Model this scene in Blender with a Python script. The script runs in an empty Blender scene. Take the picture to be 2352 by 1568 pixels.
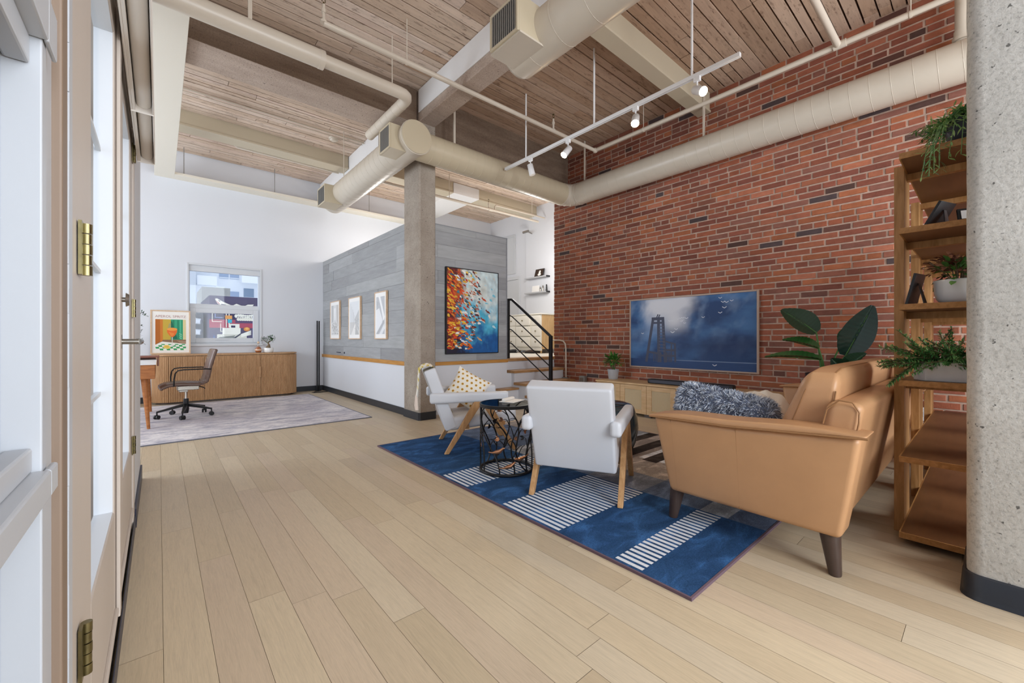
import bpy, math, random
from math import sin, cos, pi, atan2, sqrt, radians
from mathutils import Vector, Matrix, noise as mnoise
random.seed(11)
R = random.random
def U(a, b): return a + (b - a) * random.random()
scene = bpy.context.scene
COL = scene.collection

# ------------------------------------------------------------------ colours and materials
def lin(c):
    if isinstance(c, str):
        c = c.lstrip('#'); c = tuple(int(c[i:i + 2], 16) / 255 for i in (0, 2, 4))
    return tuple((x / 12.92 if x <= .04045 else ((x + .055) / 1.055) ** 2.4) for x in c)
def V(*a): return Vector(a)
class NT:
    def __init__(s, name):
        s.m = bpy.data.materials.new(name); s.m.use_nodes = True
        s.t = s.m.node_tree; s.n = s.t.nodes; s.b = s.n['Principled BSDF']; s.out = s.n['Material Output']
    def node(s, kind, **kw):
        n = s.n.new(kind)
        for k, v in kw.items():
            if k in n.inputs: n.inputs[k].default_value = v
            else: setattr(n, k, v)
        return n
    def link(s, a, b): s.t.links.new(a, b)
    def coords(s, scale=(1, 1, 1), rnd=False):
        tc = s.node('ShaderNodeTexCoord'); mp = s.node('ShaderNodeMapping'); mp.inputs['Scale'].default_value = scale
        if rnd:
            at = s.node('ShaderNodeAttribute', attribute_name='rnd')
            ad = s.node('ShaderNodeVectorMath', operation='MULTIPLY_ADD')
            s.link(at.outputs['Fac'], ad.inputs[0]); ad.inputs[1].default_value = (37, 53, 71)
            s.link(tc.outputs['Object'], ad.inputs[2]); s.link(ad.outputs[0], mp.inputs['Vector'])
        else: s.link(tc.outputs['Object'], mp.inputs['Vector'])
        return mp.outputs['Vector']
    def noise(s, scale, stretch=(1, 1, 1), detail=4, rough=.55, dist=0, rnd=False):
        n = s.node('ShaderNodeTexNoise'); n.inputs['Scale'].default_value = scale; n.inputs['Detail'].default_value = detail
        n.inputs['Roughness'].default_value = rough; n.inputs['Distortion'].default_value = dist
        s.link(s.coords(stretch, rnd), n.inputs['Vector']); return n.outputs['Fac']
    def ramp(s, fac, stops):
        r = s.node('ShaderNodeValToRGB'); e = r.color_ramp.elements
        while len(e) < len(stops): e.new(.5)
        for k, (p, c) in enumerate(stops):
            e[k].position = p; e[k].color = (c, c, c, 1) if isinstance(c, (int, float)) else (*c, 1)
        s.link(fac, r.inputs['Fac']); return r.outputs['Color']
    def mix(s, a, b, fac, mode='MIX'):
        m = s.node('ShaderNodeMix', data_type='RGBA', blend_type=mode)
        for k, v in ((6, a), (7, b), (0, fac)):
            if hasattr(v, 'links'): s.link(v, m.inputs[k])
            elif k == 0: m.inputs[0].default_value = v
            else: m.inputs[k].default_value = (*v, 1)
        return m.outputs[2]
    def bump(s, h, strength=.3, dist=.01):
        b = s.node('ShaderNodeBump'); b.inputs['Strength'].default_value = strength; b.inputs['Distance'].default_value = dist
        s.link(h, b.inputs['Height']); s.link(b.outputs['Normal'], s.b.inputs['Normal'])
    def color(s, c):
        if hasattr(c, 'links'): s.link(c, s.b.inputs['Base Color'])
        else: s.b.inputs['Base Color'].default_value = (*c, 1)
    def attr(s):
        a = s.node('ShaderNodeAttribute', attribute_name='Col'); return a.outputs['Color']

def mat(name, c, rough=.5, metal=0., var=0., vscale=8, stretch=(1, 1, 1), bump=0., bscale=None, bdist=.003, spec=.5, attr=False, emit=0, coat=0, sheen=0, c2=None, lo=.35, hi=.65, trans=0, rnd=False):
    t = NT(name); base = t.attr() if attr else lin(c)
    if c2 is not None or var:
        f = t.noise(vscale, stretch, rnd=rnd)
        if c2 is not None and not attr: base = t.ramp(f, [(lo, base), (hi, lin(c2))])
        else:
            g = t.ramp(f, [(.3, 1 - var), (.7, 1 + var * .4)])
            base = t.mix(base, g, 1., 'MULTIPLY')
    t.color(base); b = t.b.inputs
    b['Roughness'].default_value = rough; b['Metallic'].default_value = metal; b['Specular IOR Level'].default_value = spec
    if coat: b['Coat Weight'].default_value = coat; b['Coat Roughness'].default_value = .15
    if sheen: b['Sheen Weight'].default_value = sheen
    if trans: b['Transmission Weight'].default_value = trans
    if emit: b['Emission Color'].default_value = (*lin(c), 1); b['Emission Strength'].default_value = emit
    if bump: t.bump(t.noise(bscale or vscale * 4, stretch, detail=5), bump, bdist)
    return t.m

MT = {}
def glass_mat(name, tint=(1, 1, 1), gloss=.08):
    t = NT(name); tr = t.node('ShaderNodeBsdfTransparent'); tr.inputs['Color'].default_value = (*tint, 1)
    gl = t.node('ShaderNodeBsdfGlossy'); gl.inputs['Roughness'].default_value = .02
    mx = t.node('ShaderNodeMixShader'); mx.inputs[0].default_value = gloss
    t.link(tr.outputs[0], mx.inputs[1]); t.link(gl.outputs[0], mx.inputs[2]); t.link(mx.outputs[0], t.out.inputs['Surface'])
    return t.m
MT['glass'] = glass_mat('window_glass', (.97, .98, .99), .012)
MT['smoked'] = glass_mat('smoked_glass', (.42, .48, .52), .22)

def wood(name, c1, c2, stretch, scale=6, rough=.45, knots=0, attr=False, bump=.05):
    t = NT(name)
    g = t.noise(scale, stretch, detail=6, rough=.6, dist=.4, rnd=attr)
    col = t.ramp(g, [(.25, lin(c1)), (.7, lin(c2))])
    if attr: col = t.mix(t.attr(), t.ramp(g, [(.25, .80), (.7, 1.06)]), 1., 'MULTIPLY')
    t.color(col); t.b.inputs['Roughness'].default_value = rough; t.b.inputs['Specular IOR Level'].default_value = .35
    t.bump(g, bump, .002); return t.m
# oak floor
t = NT('pale_oak_floor')
g = t.noise(4, (22, 1.1, 1), detail=7, rough=.62, dist=1.2, rnd=True)
g2 = t.noise(30, (22, .8, 1), detail=3, rnd=True)
col = t.mix(t.attr(), t.ramp(g, [(.3, .88), (.5, .98), (.72, 1.04)]), 1., 'MULTIPLY')
col = t.mix(col, t.ramp(g2, [(.35, .93), (.6, 1.02)]), 1., 'MULTIPLY')
t.color(col); t.b.inputs['Roughness'].default_value = .42; t.b.inputs['Specular IOR Level'].default_value = .3
t.bump(g, .04, .001); MT['floor'] = t.m
MT['gap'] = mat('floor_gap', '#8a745a', .8)
# whitewashed, worn ceiling boards
t = NT('whitewashed_deck_boards')
g = t.noise(3, (.7, 9, 9), detail=8, rough=.65, dist=.5, rnd=True)
sp = t.noise(5, (1.2, 5, 5), detail=9, rough=.78, rnd=True)
col = t.mix(t.attr(), t.ramp(g, [(.3, .80), (.55, 1.), (.75, 1.08)]), 1., 'MULTIPLY')
col = t.mix(col, lin('#6b5140'), t.ramp(sp, [(.54, 0.), (.66, .8)]), 'MIX')
t.color(col); t.b.inputs['Roughness'].default_value = .75; t.b.inputs['Specular IOR Level'].default_value = .2
t.bump(g, .15, .004); MT['deck'] = t.m
MT['deckgap'] = mat('dark_gap_above_boards', '#33231a', .9)
# bricks
t = NT('red_brick')
g = t.noise(9, (1, 1, 2), detail=7, rough=.65); g2 = t.noise(90, detail=3)
col = t.mix(t.attr(), t.ramp(g, [(.3, .80), (.7, 1.13)]), 1., 'MULTIPLY')
t.color(col); t.b.inputs['Roughness'].default_value = .78; t.b.inputs['Specular IOR Level'].default_value = .25
ad = t.node('ShaderNodeMath', operation='ADD'); t.link(g, ad.inputs[0]); t.link(g2, ad.inputs[1]); t.bump(ad.outputs[0], .5, .004); MT['brick'] = t.m
MT['mortar'] = mat('mortar', '#bba08f', .9, var=.25, vscale=14, bump=.6, bscale=60)
# concrete
def concrete(name, c1, c2, spots=True, stretch=(1, 1, 1), bd=.006, specks='#3d3b38'):
    t = NT(name)
    g = t.noise(2.2, stretch, detail=9, rough=.68); f = t.noise(70, detail=6, rough=.75); s = t.noise(46, detail=2, rough=.5)
    col = t.ramp(g, [(.3, lin(c1)), (.7, lin(c2))])
    col = t.mix(col, t.ramp(f, [(.3, .6), (.48, 1.), (.75, 1.18)]), 1., 'MULTIPLY')
    if spots: col = t.mix(col, lin(specks), t.ramp(s, [(.69, 0.), (.73, .8)]), 'MIX')
    t.color(col); t.b.inputs['Roughness'].default_value = .85; t.b.inputs['Specular IOR Level'].default_value = .2
    ad = t.node('ShaderNodeMath', operation='ADD'); t.link(f, ad.inputs[0]); t.link(s, ad.inputs[1]); t.bump(ad.outputs[0], .45, bd); return t.m
MT['conc'] = concrete('rough_grey_concrete', '#adaba5', '#c3c1bb')
MT['conc_col'] = concrete('warm_grey_concrete', '#92867a', '#aea498')
MT['conc_beam'] = concrete('brown_board_formed_concrete', '#6b5849', '#8a7767', stretch=(.5, 3, 4))
MT['conc_light'] = concrete('pale_concrete_and_lit_underside', '#a99688', '#c9b8aa', stretch=(.6, 2, 2))  # pale girder concrete; on the beam it paints in the lit underside
# grey panel boards on the partition
t = NT('grey_plank_panelling')
g = t.noise(2.5, (1.2, 1.2, 9), detail=7, rough=.6, rnd=True)
col = t.mix(t.attr(), t.ramp(g, [(.3, .86), (.7, 1.08)]), 1., 'MULTIPLY')
t.color(col); t.b.inputs['Roughness'].default_value = .6; t.bump(g, .1, .002); MT['panel'] = t.m
MT['white'] = mat('white_wall_paint', '#d9dce2', .6, spec=.3)
MT['cove'] = mat('cream_cove_paint', '#e4ded0', .6, spec=.3)
MT['trimwhite'] = mat('white_frame_paint', '#cdd0d4', .35)
MT['dimwhite'] = mat('dimmed_off_white_paint', '#b7bbc1', .35)  # off-white with the dim backlit look put into the colour
MT['beigepaint'] = mat('aged_beige_frame_paint', '#c3b8ae', .42, var=.05, vscale=3, stretch=(1, 1, .2))
MT['brownpaint'] = mat('tan_casing_paint', '#857160', .5, var=.10, vscale=3, stretch=(1, 1, .2))
MT['whitebox'] = mat('white_beam_paint', '#efefef', .5)
MT['duct'] = mat('cream_duct_paint', '#cec4b4', .32, var=.05, vscale=2, spec=.5)
MT['ductcap'] = mat('beige_duct_paint', '#c5b89e', .38)
MT['beampaint'] = mat('beige_beam_paint', '#c6baa2', .45)
MT['pipe'] = mat('cream_pipe_paint', '#d3c8b8', .35)
MT['grille'] = mat('grey_grille_metal', '#9b9b98', .4, .6)
MT['darkslot'] = mat('dark_slot', '#2a2a2a', .7)
MT['black'] = mat('black_metal', '#1b1b1d', .38, .3)
MT['blackbase'] = mat('black_rubber_base', '#2c3037', .38)
MT['blackplastic'] = mat('black_plastic', '#17181b', .45)
MT['navy'] = mat('dark_navy_frame', '#23263a', .4)
MT['steel'] = mat('brushed_steel', '#9a968f', .25, .9)
MT['chrome'] = mat('polished_steel', '#dcdcdc', .12, 1.)
MT['brass'] = mat('worn_brass', '#7f7654', .28, .95, var=.3, vscale=30)
MT['copper'] = mat('copper_leaf', '#c58e6a', .3, .85)
MT['whiteplastic'] = mat('white_enamel', '#f0f0f0', .3)
MT['bulb'] = mat('lit_lamp_face', '#ffdca6', .4, emit=60)
MT['bulboff'] = mat('lamp_face', '#f5efe2', .3)
MT['leather'] = mat('tan_leather', '#c0936a', .40, var=.07, vscale=5, bump=.12, bscale=160, bdist=.001, spec=.45)
MT['leatherdk'] = mat('tan_leather_seams', '#9a7048', .45)
MT['brownleather'] = mat('brown_leather', '#6b5347', .35, var=.1, vscale=6, bump=.1, bscale=120, bdist=.001)
MT['legwood'] = mat('dark_walnut_leg', '#4a3a33', .35, var=.2, vscale=6, stretch=(6, 6, .6))
MT['boucle'] = mat('white_leatherette', '#cfd2d8', .42, spec=.4, bump=.05, bscale=120, bdist=.0006)
MT['oakleg'] = wood('oak_leg', '#a97a4a', '#cfa473', (8, 8, 1.2), 5)
MT['shelfwood'] = wood('oak_shelf', '#8f6333', '#bb8a55', (1.2, 8, 8), 5)
MT['postwood'] = wood('oak_post', '#8f6333', '#be8f5c', (8, 8, 1.1), 5)
MT['sidewood'] = wood('oak_sideboard', '#a67d56', '#c0986f', (8, 8, 1.2), 4)
MT['console'] = wood('light_oak_console', '#bf9b6c', '#dcbb90', (8, 1.2, 8), 4)
MT['desk'] = wood('walnut_desk', '#8a4f25', '#b9763f', (1.5, 8, 8), 4)
MT['tread'] = wood('oak_tread', '#9c7448', '#bd9467', (1.2, 8, 8), 4)
MT['ledge'] = wood('oak_ledge', '#b07a3c', '#c9944f', (1.2, 1.2, 8), 4)
MT['dresserwood'] = wood('pale_pine', '#bd9663', '#d9b684', (9, 9, 1), 4)
MT['rollcloth'] = mat('pale_blind_cloth', '#eae4dd', .8)
MT['cream'] = mat('cream_lacquer', '#e9e6dc', .4)
MT['framewood'] = wood('pale_frame_wood', '#c9a888', '#ddc2a4', (3, 3, 3), 6)
MT['tvframe'] = mat('tv_frame_wood', '#a88f7d', .4)
MT['paint'] = mat('painted_canvas', '#888888', .55, attr=True)
MT['print'] = mat('paper_print', '#888888', .7, attr=True)
MT['screen'] = mat('matte_screen', '#888888', .5, attr=True, spec=.25)
MT['facade'] = mat('facade_paint', '#888888', .8, attr=True)
MT['paper'] = mat('white_paper', '#f2f1ee', .7)
MT['leaf'] = mat('green_leaf', '#3f6a35', .45, attr=True, spec=.4)
MT['glossleaf'] = mat('glossy_leaf', '#14301f', .28, attr=True, spec=.5)
MT['soil'] = mat('soil', '#3a2a20', .95)
MT['ceramic'] = mat('white_ceramic', '#eeeeec', .25)
MT['greypot'] = mat('grey_stone_pot', '#b3b5b9', .7, var=.08, vscale=20)
MT['concpot'] = mat('white_concrete_planter', '#d6d6da', .75, var=.06, vscale=20)
MT['darkpot'] = mat('dark_blue_pot', '#20222e', .4)
MT['teal'] = mat('dark_teal_lacquer', '#16303c', .22, coat=.5)
MT['fur'] = mat('blue_grey_fur', '#888888', .8, attr=True, sheen=.3)
MT['throw'] = mat('white_woven_throw', '#e8e4dc', .9, bump=.4, bscale=90, bdist=.003)
MT['blanket'] = mat('woven_blanket', '#888888', .9, attr=True, bump=.3, bscale=120, bdist=.002)
MT['fabric'] = mat('printed_cotton', '#888888', .9, attr=True)
MT['cane'] = None
t = NT('woven_cane')
w1 = t.node('ShaderNodeTexChecker'); w1.inputs['Scale'].default_value = 110
t.link(t.coords((1, 1, 1)), w1.inputs['Vector']); w1.inputs['Color1'].default_value = (*lin('#dccbaa'), 1); w1.inputs['Color2'].default_value = (*lin('#b59b73'), 1)
t.color(w1.outputs['Color']); t.b.inputs['Roughness'].default_value = .8; t.bump(w1.outputs['Fac'], .6, .003); MT['cane'] = t.m
# rugs
t = NT('distressed_rug'); g = t.noise(3.2, (1, 2.6, 1), detail=9, rough=.75, dist=.6); h = t.noise(1.1, detail=4); k = t.noise(26, (1, 3, 1), detail=6, rough=.8)
col = t.ramp(g, [(.33, lin('#85869a')), (.45, lin('#c3bfc7')), (.55, lin('#e2dcdd')), (.7, lin('#f4f0ec'))])
col = t.mix(col, lin('#a39cab'), t.ramp(h, [(.45, 0.), (.65, .5)]), 'MIX')
col = t.mix(col, t.ramp(k, [(.35, .74), (.6, 1.1)]), 1., 'MULTIPLY')
t.color(col); t.b.inputs['Roughness'].default_value = .95; t.bump(k, .4, .003); MT['rug2'] = t.m
t = NT('low_pile_rug'); g = t.noise(4, (1, 2, 1), detail=7, rough=.6, dist=.8); k = t.noise(150, detail=4, rough=.8)
col = t.mix(t.attr(), t.ramp(g, [(.3, .62), (.5, .95), (.72, 2.1)]), 1., 'MULTIPLY')
col = t.mix(col, t.ramp(k, [(.3, .6), (.65, 1.45)]), 1., 'MULTIPLY')
t.color(col); t.b.inputs['Roughness'].default_value = .95; t.b.inputs['Specular IOR Level'].default_value = .15; t.bump(k, .5, .002); MT['rug1'] = t.m
MT['rugwhite'] = mat('white_rug_stripe', '#dfe4ea', .95, var=.08, vscale=60, bump=.3, bscale=260, bdist=.002)
MT['rugedge'] = mat('rug_binding', '#6a5560', .9)
MT['liquor'] = mat('amber_bottle', '#b9662c', .1, coat=.5)
MT['clearglass'] = glass_mat('clear_bottle_glass', (.93, .88, .84), .18)
MT['barkbrown'] = mat('bark', '#7d6a52', .8, var=.2, vscale=30)

# ------------------------------------------------------------------ mesh builder
class MB:
    def __init__(s): s.v = []; s.f = []; s.m = []; s.c = []; s.s = []; s.r = []; s.cm = 0; s.cc = (1, 1, 1); s.cs = False; s.cr = 0.
    def pt(s, p): s.v.append((p[0], p[1], p[2])); return len(s.v) - 1
    def face(s, ids, c=None):
        s.f.append(tuple(ids)); s.m.append(s.cm); s.c.append(c if c is not None else s.cc); s.s.append(s.cs); s.r.append(s.cr)
    def poly(s, pts, c=None): s.face([s.pt(p) for p in pts], c)
    def box(s, x0, y0, z0, x1, y1, z1):
        if x0 > x1: x0, x1 = x1, x0
        if y0 > y1: y0, y1 = y1, y0
        if z0 > z1: z0, z1 = z1, z0
        i = len(s.v)
        for z in (z0, z1):
            for x, y in ((x0, y0), (x1, y0), (x1, y1), (x0, y1)): s.v.append((x, y, z))
        for f in ((3, 2, 1, 0), (4, 5, 6, 7), (0, 1, 5, 4), (1, 2, 6, 5), (2, 3, 7, 6), (3, 0, 4, 7)): s.face([i + k for k in f])
        return s
    def hexa(s, p):  # 8 points, bottom ring then top ring
        i = len(s.v); s.v.extend(tuple(q) for q in p)
        for f in ((3, 2, 1, 0), (4, 5, 6, 7), (0, 1, 5, 4), (1, 2, 6, 5), (2, 3, 7, 6), (3, 0, 4, 7)): s.face([i + k for k in f])
        return s
    def bar(s, p0, p1, w, h, up=(0, 0, 1), w1=None, h1=None):  # rectangular bar, w across, h along 'up'
        p0 = Vector(p0); p1 = Vector(p1); d = (p1 - p0).normalized(); a = d.cross(Vector(up)); 
        if a.length < 1e-5: a = d.cross(Vector((1, 0, 0)))
        a.normalize(); b = a.cross(d); w1 = w if w1 is None else w1; h1 = h if h1 is None else h1
        q = []
        for p, ww, hh in ((p0, w, h), (p1, w1, h1)):
            for sa, sb in ((-1, -1), (1, -1), (1, 1), (-1, 1)): q.append(p + a * sa * ww / 2 + b * sb * hh / 2)
        return s.hexa(q)
    def prism(s, pts, ext):  # planar polygon extruded by a vector
        e = Vector(ext); n = len(pts); i = len(s.v)
        for p in pts: s.v.append(tuple(p))
        for p in pts: s.v.append(tuple(Vector(p) + e))
        s.face([i + k for k in range(n)][::-1]); s.face([i + n + k for k in range(n)])
        for k in range(n): j = (k + 1) % n; s.face((i + k, i + j, i + n + j, i + n + k))
        return s
    def tube(s, pts, r, n=8, closed=False, caps=True):
        pts = [Vector(p) for p in pts]; N = len(pts); rs = r if isinstance(r, (list, tuple)) else [r] * N
        T = []
        for k in range(N):
            a = pts[(k - 1) % N] if (closed or k > 0) else pts[0]; b = pts[(k + 1) % N] if (closed or k < N - 1) else pts[-1]
            T.append((b - a).normalized())
        u = T[0].cross(Vector((0, 0, 1)))
        if u.length < .05: u = T[0].cross(Vector((1, 0, 0)))
        u.normalize(); rings = []; sm = s.cs; s.cs = True
        for k in range(N):
            u = (u - T[k] * u.dot(T[k]))
            if u.length < 1e-6: u = T[k].cross(Vector((0, 1, 0)))
            u.normalize(); w = T[k].cross(u)
            rings.append([s.pt(pts[k] + (u * cos(2 * pi * j / n) + w * sin(2 * pi * j / n)) * rs[k]) for j in range(n)])
        for k in range(N if closed else N - 1):
            A = rings[k]; B = rings[(k + 1) % N]
            for j in range(n): s.face((A[j], A[(j + 1) % n], B[(j + 1) % n], B[j]))
        s.cs = False
        if caps and not closed:
            if rs[0] > 1e-5: s.face([s.pt(s.v[i]) for i in rings[0][::-1]])
            if rs[-1] > 1e-5: s.face([s.pt(s.v[i]) for i in rings[-1]])
        s.cs = sm; return s
    def cyl(s, p0, p1, r0, r1=None, n=20, caps=True): return s.tube([p0, p1], [r0, r0 if r1 is None else r1], n, caps=caps)
    def lathe(s, prof, c=(0, 0, 0), n=28, smooth=True, sx=1, sy=1):
        sm = s.cs; s.cs = smooth; rings = []
        for r, z in prof:
            if r < 1e-6: rings.append([s.pt((c[0], c[1], c[2] + z))])
            else: rings.append([s.pt((c[0] + r * sx * cos(2 * pi * j / n), c[1] + r * sy * sin(2 * pi * j / n), c[2] + z)) for j in range(n)])
        for A, B in zip(rings, rings[1:]):
            for j in range(n):
                k = (j + 1) % n
                if len(A) == 1 and len(B) == 1: break
                if len(A) == 1: s.face((A[0], B[k], B[j]))
                elif len(B) == 1: s.face((A[j], A[k], B[0]))
                else: s.face((A[j], A[k], B[k], B[j]))
        s.cs = False
        if len(rings[0]) > 1: s.face([s.pt(s.v[i]) for i in rings[0][::-1]])
        if len(rings[-1]) > 1: s.face([s.pt(s.v[i]) for i in rings[-1]])
        s.cs = sm; return s
    def ball(s, c, r, n=12, m=8):
        rx, ry, rz = r if isinstance(r, (tuple, list)) else (r, r, r); k = len(s.v)
        s.lathe([(sin(pi * i / m), -cos(pi * i / m)) for i in range(m + 1)], (0, 0, 0), n)
        for i in range(k, len(s.v)): x, y, z = s.v[i]; s.v[i] = (c[0] + x * rx, c[1] + y * ry, c[2] + z * rz)
        return s
    def rbox(s, lo, hi, r, seg=3, mid=4, fn=None):  # rounded box; fn deforms
        lo = Vector(lo); hi = Vector(hi); c = (lo + hi) / 2; h = (hi - lo) / 2
        sm = s.cs; s.cs = True; cache = {}
        def axis(k):
            rr = min(r, h[k] * .999); a = [-h[k] + rr * (1 - cos(pi / 2 * i / seg)) for i in range(seg)]
            a = [-h[k] + rr * i / seg for i in range(seg)]
            b = [-(h[k] - rr) + 2 * (h[k] - rr) * i / mid for i in range(mid + 1)]
            return a + b + [-x for x in a[::-1]]
        ax = [axis(0), axis(1), axis(2)]
        def mp(p):
            key = tuple(round(q, 6) for q in p)
            if key in cache: return cache[key]
            inn = Vector([max(-(h[k] - min(r, h[k])), min(h[k] - min(r, h[k]), p[k])) for k in range(3)]); d = Vector(p) - inn
            q = inn + d.normalized() * r if d.length > 1e-9 else Vector(p)
            # map square corner directions more evenly
            q = c + q
            if fn: q = Vector(fn(q))
            cache[key] = s.pt(q); return cache[key]
        for k in range(3):
            a, b = (k + 1) % 3, (k + 2) % 3
            for sg in (-1, 1):
                A, B = ax[a], ax[b]
                for i in range(len(A) - 1):
                    for j in range(len(B) - 1):
                        q = []
                        for ii, jj in ((i, j), (i + 1, j), (i + 1, j + 1), (i, j + 1)):
                            p = [0, 0, 0]; p[k] = sg * h[k]; p[a] = A[ii]; p[b] = B[jj]; q.append(mp(p))
                        s.face(q if sg > 0 else q[::-1])
        s.cs = sm; return s
    def grid(s, fn, nu, nv, colfn=None, smooth=True, flip=False):
        sm = s.cs; s.cs = smooth
        ids = [[s.pt(fn(i / nu, j / nv)) for j in range(nv + 1)] for i in range(nu + 1)]
        for i in range(nu):
            for j in range(nv):
                q = (ids[i][j], ids[i + 1][j], ids[i + 1][j + 1], ids[i][j + 1])
                c = colfn((i + .5) / nu, (j + .5) / nv) if colfn else None
                s.face(q[::-1] if flip else q, c)
        s.cs = sm; return s
    def blade(s, base, d, up, L, w, curl=0., n=5, c=None, shape=1.0, fold=.12):  # a pointed leaf
        base = Vector(base); d = Vector(d).normalized(); up = Vector(up); side = d.cross(up)
        if side.length < 1e-4: side = d.cross(Vector((1, .3, 0)))
        side.normalize(); nrm = side.cross(d); A = []; sm = s.cs; s.cs = True
        for k in range(n + 1):
            u = k / n; ang = curl * u
            p = base + d * (L * (sin(ang) / curl if abs(curl) > 1e-3 else u)) - nrm * (L * ((1 - cos(ang)) / curl if abs(curl) > 1e-3 else 0))
            ww = w * (sin(pi * min(1, u ** shape * .96 + .04))) * .5
            nn = nrm * cos(ang) + d * sin(ang)
            if k == n: A.append([s.pt(p)])
            else: A.append([s.pt(p - side * ww + nn * ww * fold * 2), s.pt(p), s.pt(p + side * ww + nn * ww * fold * 2)])
        for k in range(n):
            a, b = A[k], A[k + 1]
            if len(b) == 1: s.face((a[0], a[1], b[0]), c); s.face((a[1], a[2], b[0]), c)
            else: s.face((a[0], a[1], b[1], b[0]), c); s.face((a[1], a[2], b[2], b[1]), c)
        s.cs = sm; return s
    def xf(s, M, i0=0):
        for i in range(i0, len(s.v)): s.v[i] = tuple(M @ Vector(s.v[i]))
        return s

def obj(name, mb, m, parent=None, bevel=0, subs=0, world=False, kind=None, label=None):
    me = bpy.data.meshes.new(name); vs = mb.v
    if world and parent is not None:
        o = parent_world(parent); vs = [(x - o[0], y - o[1], z - o[2]) for x, y, z in vs]
    me.from_pydata(vs, [], mb.f); ms = m if isinstance(m, (list, tuple)) else [m]
    for q in ms: me.materials.append(MT[q] if isinstance(q, str) else q)
    me.polygons.foreach_set('material_index', mb.m); me.polygons.foreach_set('use_smooth', mb.s)
    if any(c != (1, 1, 1) for c in mb.c):
        a = me.color_attributes.new('Col', 'FLOAT_COLOR', 'CORNER'); buf = []
        for p, c in zip(me.polygons, mb.c): buf.extend((*c, 1.) * p.loop_total)
        a.data.foreach_set('color', buf)
    if any(mb.r):
        a = me.attributes.new('rnd', 'FLOAT', 'FACE'); a.data.foreach_set('value', mb.r)
    me.update(); o = bpy.data.objects.new(name, me); COL.objects.link(o)
    if parent is not None: o.parent = parent
    if bevel:
        b = o.modifiers.new('edge', 'BEVEL'); b.width = bevel; b.segments = 2; b.limit_method = 'ANGLE'; b.angle_limit = radians(40); b.harden_normals = False
    if subs: q = o.modifiers.new('soft', 'SUBSURF'); q.levels = subs; q.render_levels = subs
    if kind: o['kind'] = kind
    if label: o['label'] = label
    return o
def parent_world(p):
    v = Vector((0, 0, 0))
    while p is not None: v += p.location; p = p.parent
    return v
def tag(o, label, cat, group=None):
    o['label'] = label; o['category'] = cat
    if group: o['group'] = group
    return o
def thing(name, label, cat, loc=(0, 0, 0), rz=0, group=None):
    o = bpy.data.objects.new(name, None); o.empty_display_size = .1; COL.objects.link(o)
    o.location = loc; o.rotation_euler = (0, 0, rz); return tag(o, label, cat, group)
def struct(name, mb, m, parent=None, bevel=0): return obj(name, mb, m, parent, bevel, kind='structure' if parent is None else None)
def dup(o, parent=None, loc=None, rz=None, label=None):
    c = o.copy(); COL.objects.link(c)
    if parent is not None: c.parent = parent
    if loc is not None: c.location = loc
    if rz is not None: c.rotation_euler = (0, 0, rz)
    if label: c['label'] = label
    for ch in list(o.children): dup(ch, c)
    return c
def text_mesh(txt, size, loc, rot, m, name, parent):
    cu = bpy.data.curves.new('lettering', 'FONT'); cu.body = txt; cu.size = size; cu.align_x = 'CENTER'; cu.align_y = 'CENTER'; cu.extrude = .0004; cu.resolution_u = 3
    to = bpy.data.objects.new('lettering', cu); COL.objects.link(to)
    dg = bpy.context.evaluated_depsgraph_get(); me = bpy.data.meshes.new_from_object(to.evaluated_get(dg)); bpy.data.objects.remove(to)
    me.transform(rot.to_4x4()); me.materials.clear(); me.materials.append(MT[m] if isinstance(m, str) else m)
    o = bpy.data.objects.new(name, me); COL.objects.link(o); o.parent = parent; o.location = Vector(loc); return o
def shade(c, k): return tuple(min(1, x * k) for x in c)
def mixc(a, b, t): return tuple(x + (y - x) * t for x, y in zip(a, b))
def fbm(x, y, z=0, o=4):
    return mnoise.fractal(Vector((x, y, z)), 1.0, 2.0, o)

# ------------------------------------------------------------------ room dimensions
BX = 5.675      # face of the brick wall
ZC = 4.43       # underside of the ceiling boards
YB = 9.38       # back wall
YE = 5.377      # end of the brick wall
FZ = .76        # raised floor behind the partition
XR = 7.22       # wall of the raised room

# ------------------------------------------------------------------ floor
mb = MB(); mb.cm = 1; mb.cc = (.3, .22, .15); mb.poly([(-4, -3, -.004), (BX, -3, -.004), (BX, 9.4, -.004), (-4, 9.4, -.004)])
mb.cm = 0; W = .1355; x = -4.053; base = lin('#d3ba98'); k = 0
tones = ['#cbb99c', '#c7b598', '#cebda1', '#c5b295', '#cbb89f', '#c6b499', '#cfbfa5']
while x < BX:
    y = -3 - U(0, 1.5)
    while y < 9.4:
        L = U(1.0, 2.1); y0 = max(y, -3); y1 = min(y + L, 9.4)
        if y1 > y0 + .02:
            c = lin(random.choice(tones)); c = shade(c, U(.965, 1.03)); mb.cr = R() + .01
            mb.poly([(x + .0006, y0 + .0007, 0), (min(x + W, BX) - .0006, y0 + .0007, 0), (min(x + W, BX) - .0006, y1 - .0007, 0), (x + .0006, y1 - .0007, 0)], c)
        y += L
    x += W
struct('floor', mb, ['floor', 'gap'])
mb = MB(); mb.box(2.75, YE + .03, FZ - .2, XR, YB, FZ)
struct('floor_raised', mb, mat('pale_raised_floor', '#e4dfd4', .5, var=.06, vscale=2, stretch=(1, 5, 1)))
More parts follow.
